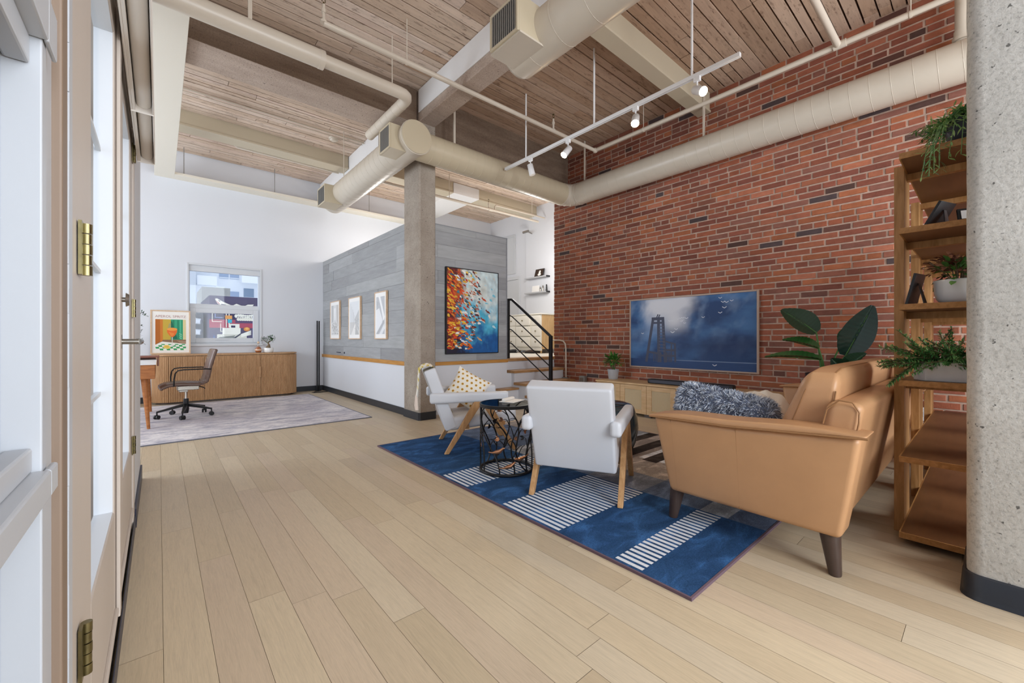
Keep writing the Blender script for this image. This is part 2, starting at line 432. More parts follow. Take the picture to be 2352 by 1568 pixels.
# ------------------------------------------------------------------ ceiling boards
mb = MB(); mb.cm = 1; mb.cc = (.1, .07, .05); mb.box(-4, -3, ZC + .03, XR + .4, YB, ZC + .06); mb.cm = 0
y = -3.0
ct = ['#dcc8b6', '#e0cbb9', '#d8c2ae', '#e4d1c1', '#d5bfab', '#ddc7b7']; ct2 = ['#c2a58d', '#c6aa93', '#bc9f87', '#caaf99', '#b99b83']  # second set, near right bay: less whitewash, its dimmer light also in the tones
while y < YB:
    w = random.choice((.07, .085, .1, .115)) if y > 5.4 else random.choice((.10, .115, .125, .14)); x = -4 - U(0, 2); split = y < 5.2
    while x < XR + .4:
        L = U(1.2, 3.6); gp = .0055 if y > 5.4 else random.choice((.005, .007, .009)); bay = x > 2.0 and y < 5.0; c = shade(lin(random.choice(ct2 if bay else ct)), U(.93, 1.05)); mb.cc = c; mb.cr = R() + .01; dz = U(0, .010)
        if split and x < 2.75 < x + L: L = 2.75 - x + .001
        x0, x1 = max(x, -4), min(x + L, XR + .4)
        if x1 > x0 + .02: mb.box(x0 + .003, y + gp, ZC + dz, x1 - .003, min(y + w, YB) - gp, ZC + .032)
        x += L
    y += w
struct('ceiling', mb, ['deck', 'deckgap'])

# ------------------------------------------------------------------ beams and columns
def beam(x0, y0, z0, x1, y1, z1, m, name='ceiling_beam', bev=.01):
    mb = MB(); mb.box(x0, y0, z0, x1, y1, z1); return struct(name, mb, m, bevel=bev)
GX0, GX1, GZ = 2.645, 2.885, 4.016
beam(GX0, -3, GZ, GX1, YB, ZC + .02, 'conc_light')                                    # girder
mb = MB(); mb.box(GX0 - .012, 5.06, 4.13, GX0 - .001, YB, ZC); mb.box(GX0 - .012, -3, 4.13, GX0 - .001, 4.98, ZC)
struct('trim_1', mb, 'whitebox', bevel=.003)
mb = MB(); mb.box(-4, 5.0, 3.985, GX0 - .02, 5.48, ZC + .02); mb.m[0] = 1; struct('ceiling_beam', mb, ['conc_beam', 'conc_light'], bevel=.01)  # underside paler, window light put into its colour
beam(GX1 + .002, 5.02, 3.64, BX + .1, 5.34, ZC + .02, 'conc_beam')
def flange_beam(x0, x1, y0, y1, z0):
    mb = MB(); mb.box(x0, y0, z0, x1, y1, z0 + .03); mb.box(x0, y0 + .015, z0 + .03, x1, y0 + .05, ZC + .02); mb.box(x0, y0 + .05, z0 + .06, x1, y1, ZC + .02)
    return struct('ceiling_beam', mb, 'beampaint', bevel=.004)
flange_beam(-4, GX0 - .02, 7.62, 7.90, 4.20)
flange_beam(GX1 + .002, 4.75, 7.42, 7.72, 4.20); flange_beam(5.42, XR, 7.42, 7.72, 4.20)
flange_beam(GX1 + .002, BX - .01, 2.45, 2.63, 4.163)
mb = MB(); mb.box(4.752, 7.42, 4.205, 5.418, YB - .01, ZC); struct('trim_2', mb, 'whitebox', bevel=.004)
def octcol(x0, x1, y0, y1, z0, z1, ch, name, m, e=0):
    p = [(x0 - e + ch, y0 - e, z0), (x1 + e - ch, y0 - e, z0), (x1 + e, y0 - e + ch, z0), (x1 + e, y1 + e - ch, z0), (x1 + e - ch, y1 + e, z0), (x0 - e + ch, y1 + e, z0), (x0 - e, y1 + e - ch, z0), (x0 - e, y0 - e + ch, z0)]
    mb = MB(); mb.prism(p, (0, 0, z1 - z0)); return struct(name, mb, m)
octcol(2.65, 2.905, 4.985, 5.45, .10, ZC, .02, 'concrete_column', 'conc_col')
octcol(2.65, 2.905, 4.985, 5.45, 0, .105, .025, 'baseboard_column', 'blackbase', .012)
# near pillar, with a ragged, rounded arris
mb = MB(); PX0, PX1, PY0, PY1, rr = 2.615, 3.0, -.55, .062, .05
def pill(z, e=0, jit=0):
    out = []
    for cx, cy, a0 in ((PX1 - rr, PY0 + rr, -90), (PX1 - rr, PY1 - rr, 0), (PX0 + rr, PY1 - rr, 90), (PX0 + rr, PY0 + rr, 180)):
        for i in range(5):
            a = radians(a0 + 90 * i / 4); q = rr + e + (mnoise.noise(Vector((cx * 3, cy * 3 + i, z * 9))) * jit)
            out.append((cx + q * cos(a), cy + q * sin(a), z))
    return out
NZ = 150; rings = []
for k in range(NZ + 1): rings.append([mb.pt(p) for p in pill(.10 + (ZC - .10) * k / NZ, 0, .0025)])
mb.cs = True
for k in range(NZ):
    for j in range(20): mb.face((rings[k][j], rings[k][(j + 1) % 20], rings[k + 1][(j + 1) % 20], rings[k + 1][j]))
struct('concrete_pillar', mb, 'conc')
mb = MB(); mb.cs = True
prof = [(.020, 0), (.016, .012), (.012, .02), (.010, .10), (.004, .106)]
rg = [[mb.pt(p) for p in pill(z, e)] for e, z in prof]
for a, b in zip(rg, rg[1:]):
    for j in range(20): mb.face((a[j], a[(j + 1) % 20], b[(j + 1) % 20], b[j]))
mb.cs = False; mb.face(rg[-1]); struct('baseboard_pillar', mb, 'blackbase')

# ------------------------------------------------------------------ brick wall, every brick modelled in one wall mesh
mb = MB(); mb.cm = 1; mb.cc = (.55, .42, .35); mb.box(BX + .006, -3, 0, BX + .30, YE - .012, ZC + .03); mb.cm = 0
CH, BL, J = .0716, .262, .0118
bt = ['#9c5f4b', '#a3654f', '#945a49', '#ab6c52', '#8b5546', '#a06048', '#ad6f57', '#845144', '#93604f', '#a4644c', '#8c5f52', '#a9694a']
dk = ['#6b4a41', '#5d4640', '#55494a', '#7a5044']
row = 0; z = .004
while z < ZC:
    zt = min(z + CH - J, ZC); header = row % 6 == 3; L = BL / 2 if header else BL
    y = YE - U(0, .012); first = True; off = (.5 if row % 2 else 1.0) * L
    if header: off = L * (.75 if row % 12 == 3 else 1)
    while y > -3:
        l = (off if first else L) * U(.96, 1.04); first = False; y1 = y; y0 = max(y - l + J, -3)
        if y1 - y0 > .03:
            c = lin(random.choice(dk)) if R() < .045 + .06 * max(0, fbm(y * .7, z * 1.3, 9., 2)) else lin(random.choice(bt))
            band = .93 + .10 * fbm(y * .5, z * .8, 3.3, 3)
            c = shade(c, U(.80, 1.10) * band); c = (c[0] * 1.04, c[1] * .98, c[2] * .95); q = U(0, .006); e = .004; jz = U(-.0015, .0015)
            a, b, lo, hi = y0 + U(0, .003), y1 - U(0, .003), z + jz, zt + jz
            i = len(mb.v); mb.v += [(BX + .01, a, lo), (BX + .01, b, lo), (BX + .01, b, hi), (BX + .01, a, hi), (BX - .004 + q, a + e, lo + e), (BX - .004 + q, b - e, lo + e), (BX - .004 + q, b - e, hi - e), (BX - .004 + q, a + e, hi - e)]
            mb.cc = c
            for f in ((4, 7, 6, 5), (0, 4, 5, 1), (1, 5, 6, 2), (2, 6, 7, 3), (3, 7, 4, 0)): mb.face([i + k for k in f])
        y = y0 - J
    z += CH; row += 1
struct('wall_right', mb, ['brick', 'mortar'])

# ------------------------------------------------------------------ white walls
WX0, WX1, WZ0, WZ1 = .394, 1.522, 1.0, 2.452     # rear window opening
mb = MB(); Y0, Y1 = YB, YB + .28
mb.box(-4, Y0, 0, WX0, Y1, ZC + .05); mb.box(WX1, Y0, 0, XR + .4, Y1, ZC + .05); mb.box(WX0, Y0, 0, WX1, Y1, WZ0); mb.box(WX0, Y0, WZ1, WX1, Y1, ZC + .05)
struct('wall_back', mb, 'white')
mb = MB(); mb.box(XR, YE - .3, 0, XR + .15, 7.84, ZC + .05); mb.box(XR + .05, 7.84, 0, XR + .15, YB, ZC + .05); mb.box(BX + .30, YE - .4, 0, XR, YE - .25, ZC + .05)
struct('wall_raised_room', mb, 'white')
# partition : white plinth, wood ledge, grey boards
PXL, PXR, PYF = 2.685, 4.365, 5.20
mb = MB(); mb.box(PXL, PYF, 0, PXR, PYF + .14, .735); mb.box(PXL, PYF + .14, 0, PXL + .10, YB, .735); mb.box(PXR - .14, PYF + .14, 0, PXR, YE + .06, .735); struct('wall_partition_base', mb, 'white')
mb = MB()
mb.box(PXL - .022, 5.46, .715, PXL + .10, YB, .775); mb.box(2.91, PYF - .022, .715, PXR + .01, PYF + .14, .765)
struct('trim_3', mb, 'ledge', bevel=.003)
mb = MB(); g1 = ['#a0a2a4', '#a5a7a9', '#9b9d9f', '#a9abac', '#98999b']
mb.cc = lin('#505254'); mb.box(PXL + .015, PYF + .012, .76, PXR - .01, PYF + .12, 2.745); mb.box(PXL + .015, PYF + .1, .76, PXL + .10, YB, 2.745)
def boards(a0, a1, put, seed):
    random.seed(seed); z = .765; h = .19
    while z < 2.76:
        a = a0 - U(0, 1.2); zt = min(z + h, 2.76)
        while a < a1:
            L = U(.7, 2.3); s, e = max(a, a0), min(a + L, a1)
            if e - s > .01: mb.cc = shade(lin(random.choice(g1)), U(.95, 1.03)); mb.cr = R() + .01; put(s + .0012, e - .0012, z + .001, zt - .001, U(0, .004))
            a += L
        z += h
boards(PYF, YB, lambda s, e, z, zt, d: mb.box(PXL + d, s, z, PXL + .02, e, zt), 5)
boards(PXL + .002, PXR, lambda s, e, z, zt, d: mb.box(s, PYF + d, z, e, PYF + .02, zt), 6)
mb.cc = lin('#8e9196'); mb.box(PXR - .012, PYF - .003, .765, PXR + .006, PYF + .125, 2.765); mb.box(PXL, PYF, 2.752, PXR, PYF + .13, 2.765)
struct('wall_partition', mb, 'panel'); random.seed(21)
# black rubber baseboards
mb = MB(); mb.box(PXL - .014, 5.46, 0, PXL - .001, YB - .014, .105); struct('baseboard_partition', mb, 'blackbase', bevel=.003)
mb = MB(); mb.box(-4, YB - .014, 0, PXL - .001, YB - .001, .105); struct('baseboard_back', mb, 'blackbase', bevel=.003)
# cream cove strips along the left and rear walls
mb = MB(); mb.box(-.06, -1, 3.92, .205, YB, 3.965); struct('trim_4', mb, 'cove', bevel=.003)
mb = MB(); mb.box(.205, 9.10, 3.92, GX0, YB, 3.965); mb.box(GX1, 9.10, 3.92, XR, YB, 3.965); mb.box(GX0, 9.10, 3.92, GX1, YB, 3.965); struct('trim_5', mb, 'cove', bevel=.003)
for x, y in ((.33, 9.13), (1.72, 9.13), (3.6, 9.13), (5.1, 9.13)):
    mb = MB(); mb.cyl((x, y, 3.96), (x, y, ZC + .01), .006, n=8); struct('trim_6', mb, 'grille')
# shell behind the camera and at the far left, with window openings
def wall_with_openings(name, fixed, axis, a0, a1, ops, th=.2, m='white'):
    mb = MB()
    def b(s, e, z0, z1):
        if e - s > 1e-3 and z1 - z0 > 1e-3:
            if axis == 'x': mb.box(s, fixed, z0, e, fixed - th, z1)
            else: mb.box(fixed, s, z0, fixed - th, e, z1)
    cur = a0
    for s, e, z0, z1 in ops: b(cur, s, 0, ZC + .05); b(s, e, 0, z0); b(s, e, z1, ZC + .05); cur = e
    b(cur, a1, 0, ZC + .05); return struct(name, mb, m)
BACK_OPS = [(.2, 2.2, .7, 3.4), (3.1, 5.3, .7, 3.4)]  # added openings behind the camera, so fill light can enter
STUDY_OPS = [(5.0, 6.7, .7, 3.4), (7.1, 9.0, .7, 3.4)]
wall_with_openings('wall_behind', -3, 'x', -4, BX + .3, BACK_OPS)
wall_with_openings('wall_study', -3.6, 'y', 4.35, YB, STUDY_OPS)

# ------------------------------------------------------------------ staircase up to the raised floor
mb = MB(); mb.box(PXR, YE - .005, 0, BX + .3, YE + .03, FZ - .05)
for zt, y0, x0, y1 in ((.57, 5.13, 4.47, YE - .006), (.38, 4.86, 4.47, 5.13), (.19, 4.59, 4.47, 4.86)): mb.box(x0, y0, 0, BX - .01, y1, zt - .0405)
mb.box(4.12, 5.03, 0, 4.4695, PYF - .002, .27); mb.box(PXR + .001, PYF + .003, 0, 4.4695, YE - .006, .53); struct('staircase', mb, 'white')
mb = MB()
for zt, y0, x0 in ((.57, 5.11, 4.45), (.38, 4.84, 4.45), (.19, 4.57, 4.45)): mb.box(x0, y0, zt - .04, BX - .006, y0 + .29 if zt < .57 else YE - .0055, zt)
mb.box(4.08, 5.01, .27, 4.468, PYF - .003, .30); mb.box(PXR + .007, YE - .025, FZ - .045, BX + .3, YE + .20, FZ + .004)
struct('trim_7', mb, 'tread', bevel=.004)
# handrail
t_ = thing('stair_railing', 'black metal stair railing with three sloping rods beside the wooden steps', 'railing', (4.57, 5.40, FZ))
A = V(4.57, 5.40, FZ); B = V(4.93, 4.74, .38)
mb = MB(); mb.bar((4.57, 5.40, FZ + .004), (4.57, 5.40, 1.775), .035, .035, (0, 1, 0)); obj('post', mb, 'black', t_, world=True, bevel=.003)
mb = MB(); mb.bar((4.93, 4.74, .38), (4.93, 4.74, 1.15), .05, .05, (0, 1, 0)); obj('post', mb, 'black', t_, world=True, bevel=.004)
mb = MB(); mb.bar((4.553, 5.42, 1.775), (4.60, 5.34, 1.775), .045, .035); mb.bar((4.60, 5.345, 1.775), (4.935, 4.73, 1.13), .045, .04); obj('handrail', mb, 'black', t_, world=True, bevel=.003)
for k in range(3):
    z0 = 1.50 - .235 * k; z1 = .865 - .235 * k
    mb = MB(); mb.tube([(4.57, 5.40, z0), (4.588, 5.367, z0), (4.60, 5.345, z0 - .015), (4.93, 4.74, z1)], .010, 8); obj('rod', mb, 'black', t_, world=True)

# ------------------------------------------------------------------ rear window
w = thing('window_1', '', ''); w.location = (WX0, YB, WZ0)
for k in ('label', 'category'): del w[k]
w['kind'] = 'structure'
mb = MB(); f = .02
mb.box(WX0 - f, YB - .012, WZ0 + .006, WX0 + .012, YB + .01, WZ1 + f); mb.box(WX1 - .012, YB - .012, WZ0 + .006, WX1 + f, YB + .01, WZ1 + f); mb.box(WX0 + .0125, YB - .012, WZ1 - .012, WX1 - .0125, YB + .01, WZ1 + f)
obj('casing', mb, 'trimwhite', w, world=True, bevel=.003)
mb = MB(); mb.box(WX0 - .03, YB - .05, WZ0 - .03, WX1 + .03, YB + .08, WZ0 + .005); obj('window_sill', mb, 'trimwhite', w, world=True, bevel=.004)
mb = MB(); mb.box(WX0 + .004, YB + .02, 2.335, WX1 - .004, YB + .10, WZ1 - .002); obj('blind_cassette', mb, 'trimwhite', w, world=True, bevel=.004)
mb = MB(); YW = YB + .07
def rect_frame(mb, x0, x1, z0, z1, b, y0, y1):
    mb.box(x0, y0, z0, x0 + b, y1, z1); mb.box(x1 - b, y0, z0, x1, y1, z1); mb.box(x0 + b, y0, z0, x1 - b, y1, z0 + b); mb.box(x0 + b, y0, z1 - b, x1 - b, y1, z1)
rect_frame(mb, WX0, WX1, WZ0, WZ1, .03, YW, YW + .07); mb.box(WX0 + .03, YW, 1.665, WX1 - .03, YW + .07, 1.745)
obj('window_frame', mb, 'trimwhite', w, world=True, bevel=.003)
mb = MB(); rect_frame(mb, WX0 + .03, WX1 - .03, WZ0 + .03, 1.665, .085, YW - .015, YW + .05); sash = obj('sash', mb, 'trimwhite', w, world=True, bevel=.004)
mb = MB(); mb.box(.80, YW - .03, 1.075, 1.0, YW - .015, 1.09); obj('handle', mb, 'trimwhite', w, world=True, bevel=.003)
mb = MB(); mb.box(WX0 + .03, YW + .03, 1.745, WX1 - .03, YW + .036, WZ1 - .03); mb.box(WX0 + .115, YW + .03, WZ0 + .115, WX1 - .115, YW + .036, 1.58); obj('pane', mb, 'glass', w, world=True)

# ------------------------------------------------------------------ left wall : sidelight window and the pair of glazed doors
LX = -.115
mb = MB(); mb.box(LX - .18, 3.24, 0, LX + .004, 4.35, ZC); mb.box(LX - .18, .885, 2.36, LX - .01, 3.24, ZC); mb.box(LX - .18, -3, 2.36, LX - .01, .885, ZC); mb.box(-4, 4.18, 0, LX - .18, 4.35, ZC); mb.box(LX - .18, -3, 0, LX - .02, .885, .2); mb.box(LX-.18,-3,.2,LX-.02,-1.2,2.36)
struct('wall_left', mb, 'white')
mb = MB(); mb.box(LX + .004, 3.24, 0, LX + .016, 4.35, .11); mb.box(LX + .0085, -1.2, 0, LX + .0125, 3.2395, .075); struct('baseboard_left', mb, 'navy', bevel=.002)
mb = MB(); mb.box(LX - .18, .885, 0, LX + .008, .93, 2.36); mb.box(LX - .18, .93, 0, LX + .004, .972, 2.36); struct('trim_8', mb, 'brownpaint', bevel=.003)
mb = MB()
for k in range(60):
    z = k * 2.36 / 60; e = .972 - .012 - .012 * abs(mnoise.noise(Vector((z * 2.1, 3, 1)))) - .003 * R(); mb.box(LX + .002, e, z, LX + .0065, .990, z + 2.36 / 60)
struct('trim_9', mb, 'dimwhite')
mb = MB(); mb.box(LX - .18, 3.13, 0, LX + .008, 3.24, 2.36); mb.box(LX - .18, .972, 2.28, LX + .004, 3.24, 2.36); struct('trim_10', mb, 'beigepaint', bevel=.004)
mb = MB(); mb.box(LX - .18, .99, 0, LX - .002, 3.13, .105); mb.box(LX - .08, .99, .105, LX + .004, 3.13, .115); struct('trim_11', mb, 'beigepaint', bevel=.003)
s = thing('window_2', '', ''); s.location = (LX, .3, .2); del s['label']; del s['category']; s['kind'] = 'structure'
mb = MB(); mb.box(LX - .18, .80, .2, LX - .003, .885, 2.36); obj('window_frame', mb, 'dimwhite', s, world=True)
mb = MB(); mb.box(LX - .17, .775, .2, LX + .004, .7995, 2.36); obj('stile', mb, 'dimwhite', s, world=True, bevel=.002)
mb = MB(); mb.box(LX - .028, -1.2, .90, LX + .012, .774, .935); mb.box(LX - .028, -1.2, .935, LX - .004, .774, .965); mb.box(LX + .0045, .774, .90, LX + .012, .82, .935); obj('rail', mb, 'dimwhite', s, world=True, bevel=.003)
mb = MB(); mb.box(LX - .028, -1.2, 1.44, LX - .006, .774, 1.475); mb.box(LX - .028, -1.2, 1.475, LX + .010, .774, 1.535); mb.box(LX + .0045, .774, 1.475, LX + .010, .83, 1.535); obj('rail', mb, 'dimwhite', s, world=True, bevel=.003)
mb = MB(); mb.box(LX - .045, -1.2, .2, LX - .036, .7745, 2.36); obj('sky_block', mb, 'navy', s, world=True)  # dark sheet added behind the pane to keep sky light off the sash
mb = MB(); mb.box(LX - .033, -1.2, .966, LX - .029, .7745, 1.439); mb.box(LX - .033, -1.2, 1.536, LX - .029, .7745, 2.36); mb.box(LX - .033, -1.2, .2, LX - .029, .7745, .899); obj('pane', mb, 'glass', s, world=True)

def hinge(y, z, parent, x=LX + .004, h=.10):

    mb = MB(); mb.box(x - .002, y - .026, z - h / 2, x + .003, y + .002, z + h / 2)
    for k in range(5):
        a = z - h / 2 + h * k / 5; mb.cyl((x + .006, y + .006, a + .001), (x + .006, y + .006, a + h / 5 - .001), .0085 if k % 2 == 0 else .0078, n=12)
    return obj('hinge', mb, 'brass', parent, world=True)
def leaf_door(y0, y1, s0, s1, hy):
    d = thing('door_' + ('1' if y0 < 1.5 else '2'), '', '', (LX, y0, .115)); del d['label']; del d['category']; d['kind'] = 'structure'
    zt = 2.275; g0, g1 = .51, 2.14; x0, x1 = LX - .05, LX
    mb = MB(); mb.box(x0, y0 + .003, .118, x1, y0 + s0, zt); mb.box(x0, y1 - s1, .118, x1, y1 - .003, zt); mb.box(x0, y0 + s0, .118, x1, y1 - s1, g0); mb.box(x0, y0 + s0, g1, x1, y1 - s1, zt)
    mb.bar((x1 + .004, y0 + .06, .165), (x1 + .004, y1 - .06, .165), .012, .02, (0, 0, 1))
    obj('leaf', mb, 'beigepaint', d, world=True, bevel=.004)
    mb = MB()
    for k in range(1, 4):
        z = g0 + (g1 - g0) * k / 4; mb.box(x0 + .006, y0 + s0, z - .006, x0 + .018, y1 - s1, z + .006)
    rev = .004
    mb.box(x0, y1 - s1 - rev, g0, x1 - .004, y1 - s1, g1); mb.box(x0, y0 + s0, g0, x1 - .004, y0 + s0 + rev, g1); mb.box(x0, y0 + s0 + rev, g0, x1 - .004, y1 - s1 - rev, g0 + rev); mb.box(x0, y0 + s0 + rev, g1 - rev, x1 - .004, y1 - s1 - rev, g1)
    obj('glazing_bars', mb, 'trimwhite', d, world=True)
    mb = MB(); mb.box(x0 + .010, y0 + s0, g0, x0 + .014, y1 - s1, g1); obj('pane', mb, 'glass', d, world=True)
    for z in (.51, 1.27, 2.13): hinge(hy, z, d)
    return d
d1 = leaf_door(.99, 2.02, .32, .08, 1.12); d2 = leaf_door(2.03, 3.125, .34, .20, 3.10)
mb = MB(); mb.box(LX + .001, 2.0, .12, LX + .012, 2.06, 2.27); obj('astragal', mb, 'beigepaint', d2, world=True, bevel=.003)
hd = obj('handle', MB().cyl((LX, 2.09, 1.09), (LX + .012, 2.09, 1.09), .026, n=20).cyl((LX + .01, 2.09, 1.09), (LX + .058, 2.09, 1.09), .010, n=12).tube([(LX + .055, 2.085, 1.09), (LX + .06, 2.12, 1.09), (LX + .06, 2.19, 1.088), (LX + .058, 2.215, 1.086)], [.012, .012, .010, .004], 10), 'steel', d2, world=True)
obj('deadbolt', MB().cyl((LX, 2.09, 1.245), (LX + .02, 2.09, 1.245), .010, n=14).lathe([(.0, -.003), (.02, 0), (.024, .004), (.016, .010), (0, .012)], (0, 0, 0), 16).xf(Matrix.Identity(4)) if False else MB().cyl((LX, 2.09, 1.245), (LX + .022, 2.09, 1.245), .009, n=14).cyl((LX + .022, 2.09, 1.245), (LX + .032, 2.09, 1.245), .026, .020, 20), 'steel', d2, world=True)
# roller blind cassettes above the doors
def cassette(y0, y1, label):
    b = thing('roller_blind', label, 'blind', (-.06, y0, 2.16), 0, 'roller blinds over the glazed doors')
    mb = MB(); x0, x1, z0, z1 = -.098, -.018, 2.15, 2.29
    mb.box(x0, y0, z0, x0 + .006, y1, z1); mb.box(x0 + .006, y0, z0 + .002, x0 + .016, y1, z0 + .03); mb.box(x1 - .005, y0, z0, x1, y1, z1); mb.box(x0 + .006, y0, z1 - .006, x1 - .005, y1, z1)
    mb.box(x0, y1 - .004, z0 - .004, x1, y1, z1); obj('cassette', mb, 'rollcloth', b, world=True, bevel=.0015)
    mb = MB(); mb.cyl((-.054, y0 + .004, 2.195), (-.054, y1 - .006, 2.195), .027, n=20); obj('fabric_roll', mb, 'rollcloth', b, world=True)
cassette(.2, 2.565, 'long pale roller blind in its open cassette over the glazed doors, before the shorter one')
cassette(2.572, 3.28, 'short pale roller blind in its open cassette at the far end above the glazed doors')

# ------------------------------------------------------------------ ducts
def ribs_y(mb, x, z, r, y0, y1, step, rh=.004):
    y = y0
    while y < y1: mb.tube([(x + r * cos(a), y + .012 * sin(a), z + r * sin(a)) for a in [2 * pi * k / 28 for k in range(28)]], rh, 5, closed=True); y += step
def ribs_x(mb, y, z, r, x0, x1, step, rh=.004):
    x = x0
    while x < x1: mb.tube([(x + .012 * sin(a), y + r * cos(a), z + r * sin(a)) for a in [2 * pi * k / 28 for k in range(28)]], rh, 5, closed=True); x += step
def grille_box(parent, x0, x1, y0, y1, z0, z1):
    mb = MB(); b = .022
    mb.box(x0 + .01, y0, z0, x1, y1, z1); rect = ((y0, y0 + b, z0, z1), (y1 - b, y1, z0, z1), (y0 + b, y1 - b, z0, z0 + b), (y0 + b, y1 - b, z1 - b, z1))
    for a, c, e, f in rect: mb.box(x0 - .008, a, e, x0 + .01, c, f)
    bx = obj('outlet_box', mb, 'ductcap', parent, world=True, bevel=.003)
    mb = MB(); mb.cm = 1; mb.box(x0 + .004, y0 + b, z0 + b, x0 + .0095, y1 - b, z1 - b); mb.cm = 0; n = 12
    for k in range(n):
        y = y0 + b + (y1 - y0 - 2 * b) * (k + .5) / n; mb.box(x0 - .006, y - .006, z0 + b, x0 + .004, y + .005, z1 - b)
    g = obj('grille', mb, ['grille', 'darkslot'], bx); g.data.transform(Matrix.Translation(-parent_world(parent))); return bx
DZ = 3.578; DR = .18; DY = 4.775; DX = 5.45
d = thing('air_duct', 'cream round duct along the brick wall, turning over the column to a capped end', 'duct', (2.4, 4.65, DZ))
mb = MB(); mb.cyl((DX, -2.9, DZ), (DX, 4.55, DZ), DR, n=40, caps=False); ribs_y(mb, DX, DZ, DR, -2.8, 4.5, .155, .0022); obj('wall_run', mb, 'duct', d, world=True)
mb = MB(); cr = .225; pts = [(DX - cr + cr * cos(a), 4.55 + cr * sin(a), DZ) for a in [radians(90 * k / 8) for k in range(9)]]; mb.tube(pts, DR, 40, caps=False)
for k in (0, 2, 4, 6, 8):
    a = radians(90 * k / 8); c = V(DX - cr + cr * cos(a), 4.55 + cr * sin(a), DZ); u = V(cos(a), sin(a), 0)
    mb.tube([c + u * (DR * cos(q)) + V(0, 0, DR * sin(q)) for q in [2 * pi * j / 28 for j in range(28)]], .006, 5, closed=True)
obj('elbow', mb, 'duct', d, world=True)
mb = MB(); mb.cyl((DX - cr, DY, DZ), (2.45, DY, DZ), DR, n=40, caps=False); ribs_x(mb, DY, DZ, DR, 2.68, DX - cr, .13, .0025); obj('cross_run', mb, 'ductcap', d, world=True)
mb = MB(); mb.cyl((2.4, 4.575, DZ), (2.4, 7.75, DZ), .2, n=44); ribs_y(mb, 2.4, DZ, .2, 5.15, 7.7, .15, .0025); mb.tube([(2.4 + .203 * cos(a), 4.59, DZ + .203 * sin(a)) for a in [2 * pi * k / 30 for k in range(30)]], .007, 6, closed=True)
obj('branch_run', mb, 'duct', d, world=True)
mb = MB(); mb.cyl((2.4, 4.568, DZ), (2.4, 4.5745, DZ), .2, n=44); obj('end_cap', mb, 'ductcap', d, world=True)
grille_box(d, 2.1, 2.4, 4.68, 4.98, 3.40, 3.70); grille_box(d, 2.08, 2.36, 7.15, 7.55, 3.37, 3.67)
for p0, p1, rr in (((5.45, 2.45, DZ + .175), (5.45, 2.45, ZC + .01), .016), ((5.45, 4.45, DZ + .175), (5.45, 4.45, ZC + .01), .014), ((3.08, DY + .02, DZ + .17), (3.08, DY + .02, ZC + .01), .016), ((2.25, 6.75, DZ + .1), (2.25, 6.75, ZC + .01), .006), ((2.31, 5.52, DZ + .15), (2.31, 5.52, ZC + .01), .006)):
    mb = MB(); mb.bar(p0, p1, rr * 2, rr * 1.2, (0, 1, 0)) if rr > .01 else mb.cyl(p0, p1, rr, n=8); obj('hanger', mb, 'pipe', d, world=True)
mb = MB(); mb.cyl((5.45, .155, DZ + .17), (5.45, .155, ZC + .01), .045, n=20); mb.cyl((5.45, .155, 3.77), (5.45, .155, 3.80), .062, n=20); mb.cyl((5.45, .155, 3.80), (5.45, .155, 3.86), .052, n=20); obj('riser', mb, 'duct', d, world=True)
d = thing('air_duct', 'large cream round duct overhead near the camera with a grille box at its end', 'duct', (2.4, 2.72, DZ))
mb = MB(); mb.cyl((2.4, -2.9, DZ), (2.4, 2.68, DZ), .185, n=48, caps=False); mb.tube([(2.4, 2.68, DZ), (2.4, 2.715, DZ), (2.4, 2.735, DZ)], [.185, .17, .12], 48); ribs_y(mb, 2.4, DZ, .185, -2.8, 2.6, .31, .002)
mb.box(2.06, 2.30, 3.415, 2.4, 2.66, 3.43); obj('main_run', mb, 'duct', d, world=True); grille_box(d, 2.05, 2.42, 2.31, 2.65, 3.43, 3.72)
d = thing('air_duct', 'slim cream duct under the dark beam, turning a corner to the grille box', 'duct', (2.15, 4.29, 3.85))
mb = MB(); mb.cyl((-3.9, 4.29, 3.85), (1.19, 4.29, 3.85), .085, n=28); mb.tube([(1.19, 4.29, 3.85), (1.235, 4.29, 3.85)], [.088, .088], 28); obj('wide_run', mb, 'pipe', d, world=True)
mb = MB(); mb.tube([(1.23, 4.29, 3.85), (2.04, 4.29, 3.85), (2.09, 4.295, 3.85), (2.13, 4.32, 3.85), (2.155, 4.37, 3.85), (2.16, 4.42, 3.85), (2.16, 5.46, 3.85)], .062, 24); ribs_y(mb, 2.16, 3.85, .062, 4.5, 5.4, .16, .002); obj('narrow_run', mb, 'pipe', d, world=True)
mb = MB(); mb.cyl((1.95, 4.29, 3.91), (1.95, 4.29, ZC + .01), .006, n=8); obj('hanger', mb, 'pipe', d, world=True)
mb = MB(); mb.box(.60, 4.28, 3.92, .63, 4.30, ZC + .01); obj('hanger', mb, 'pipe', d, world=True)
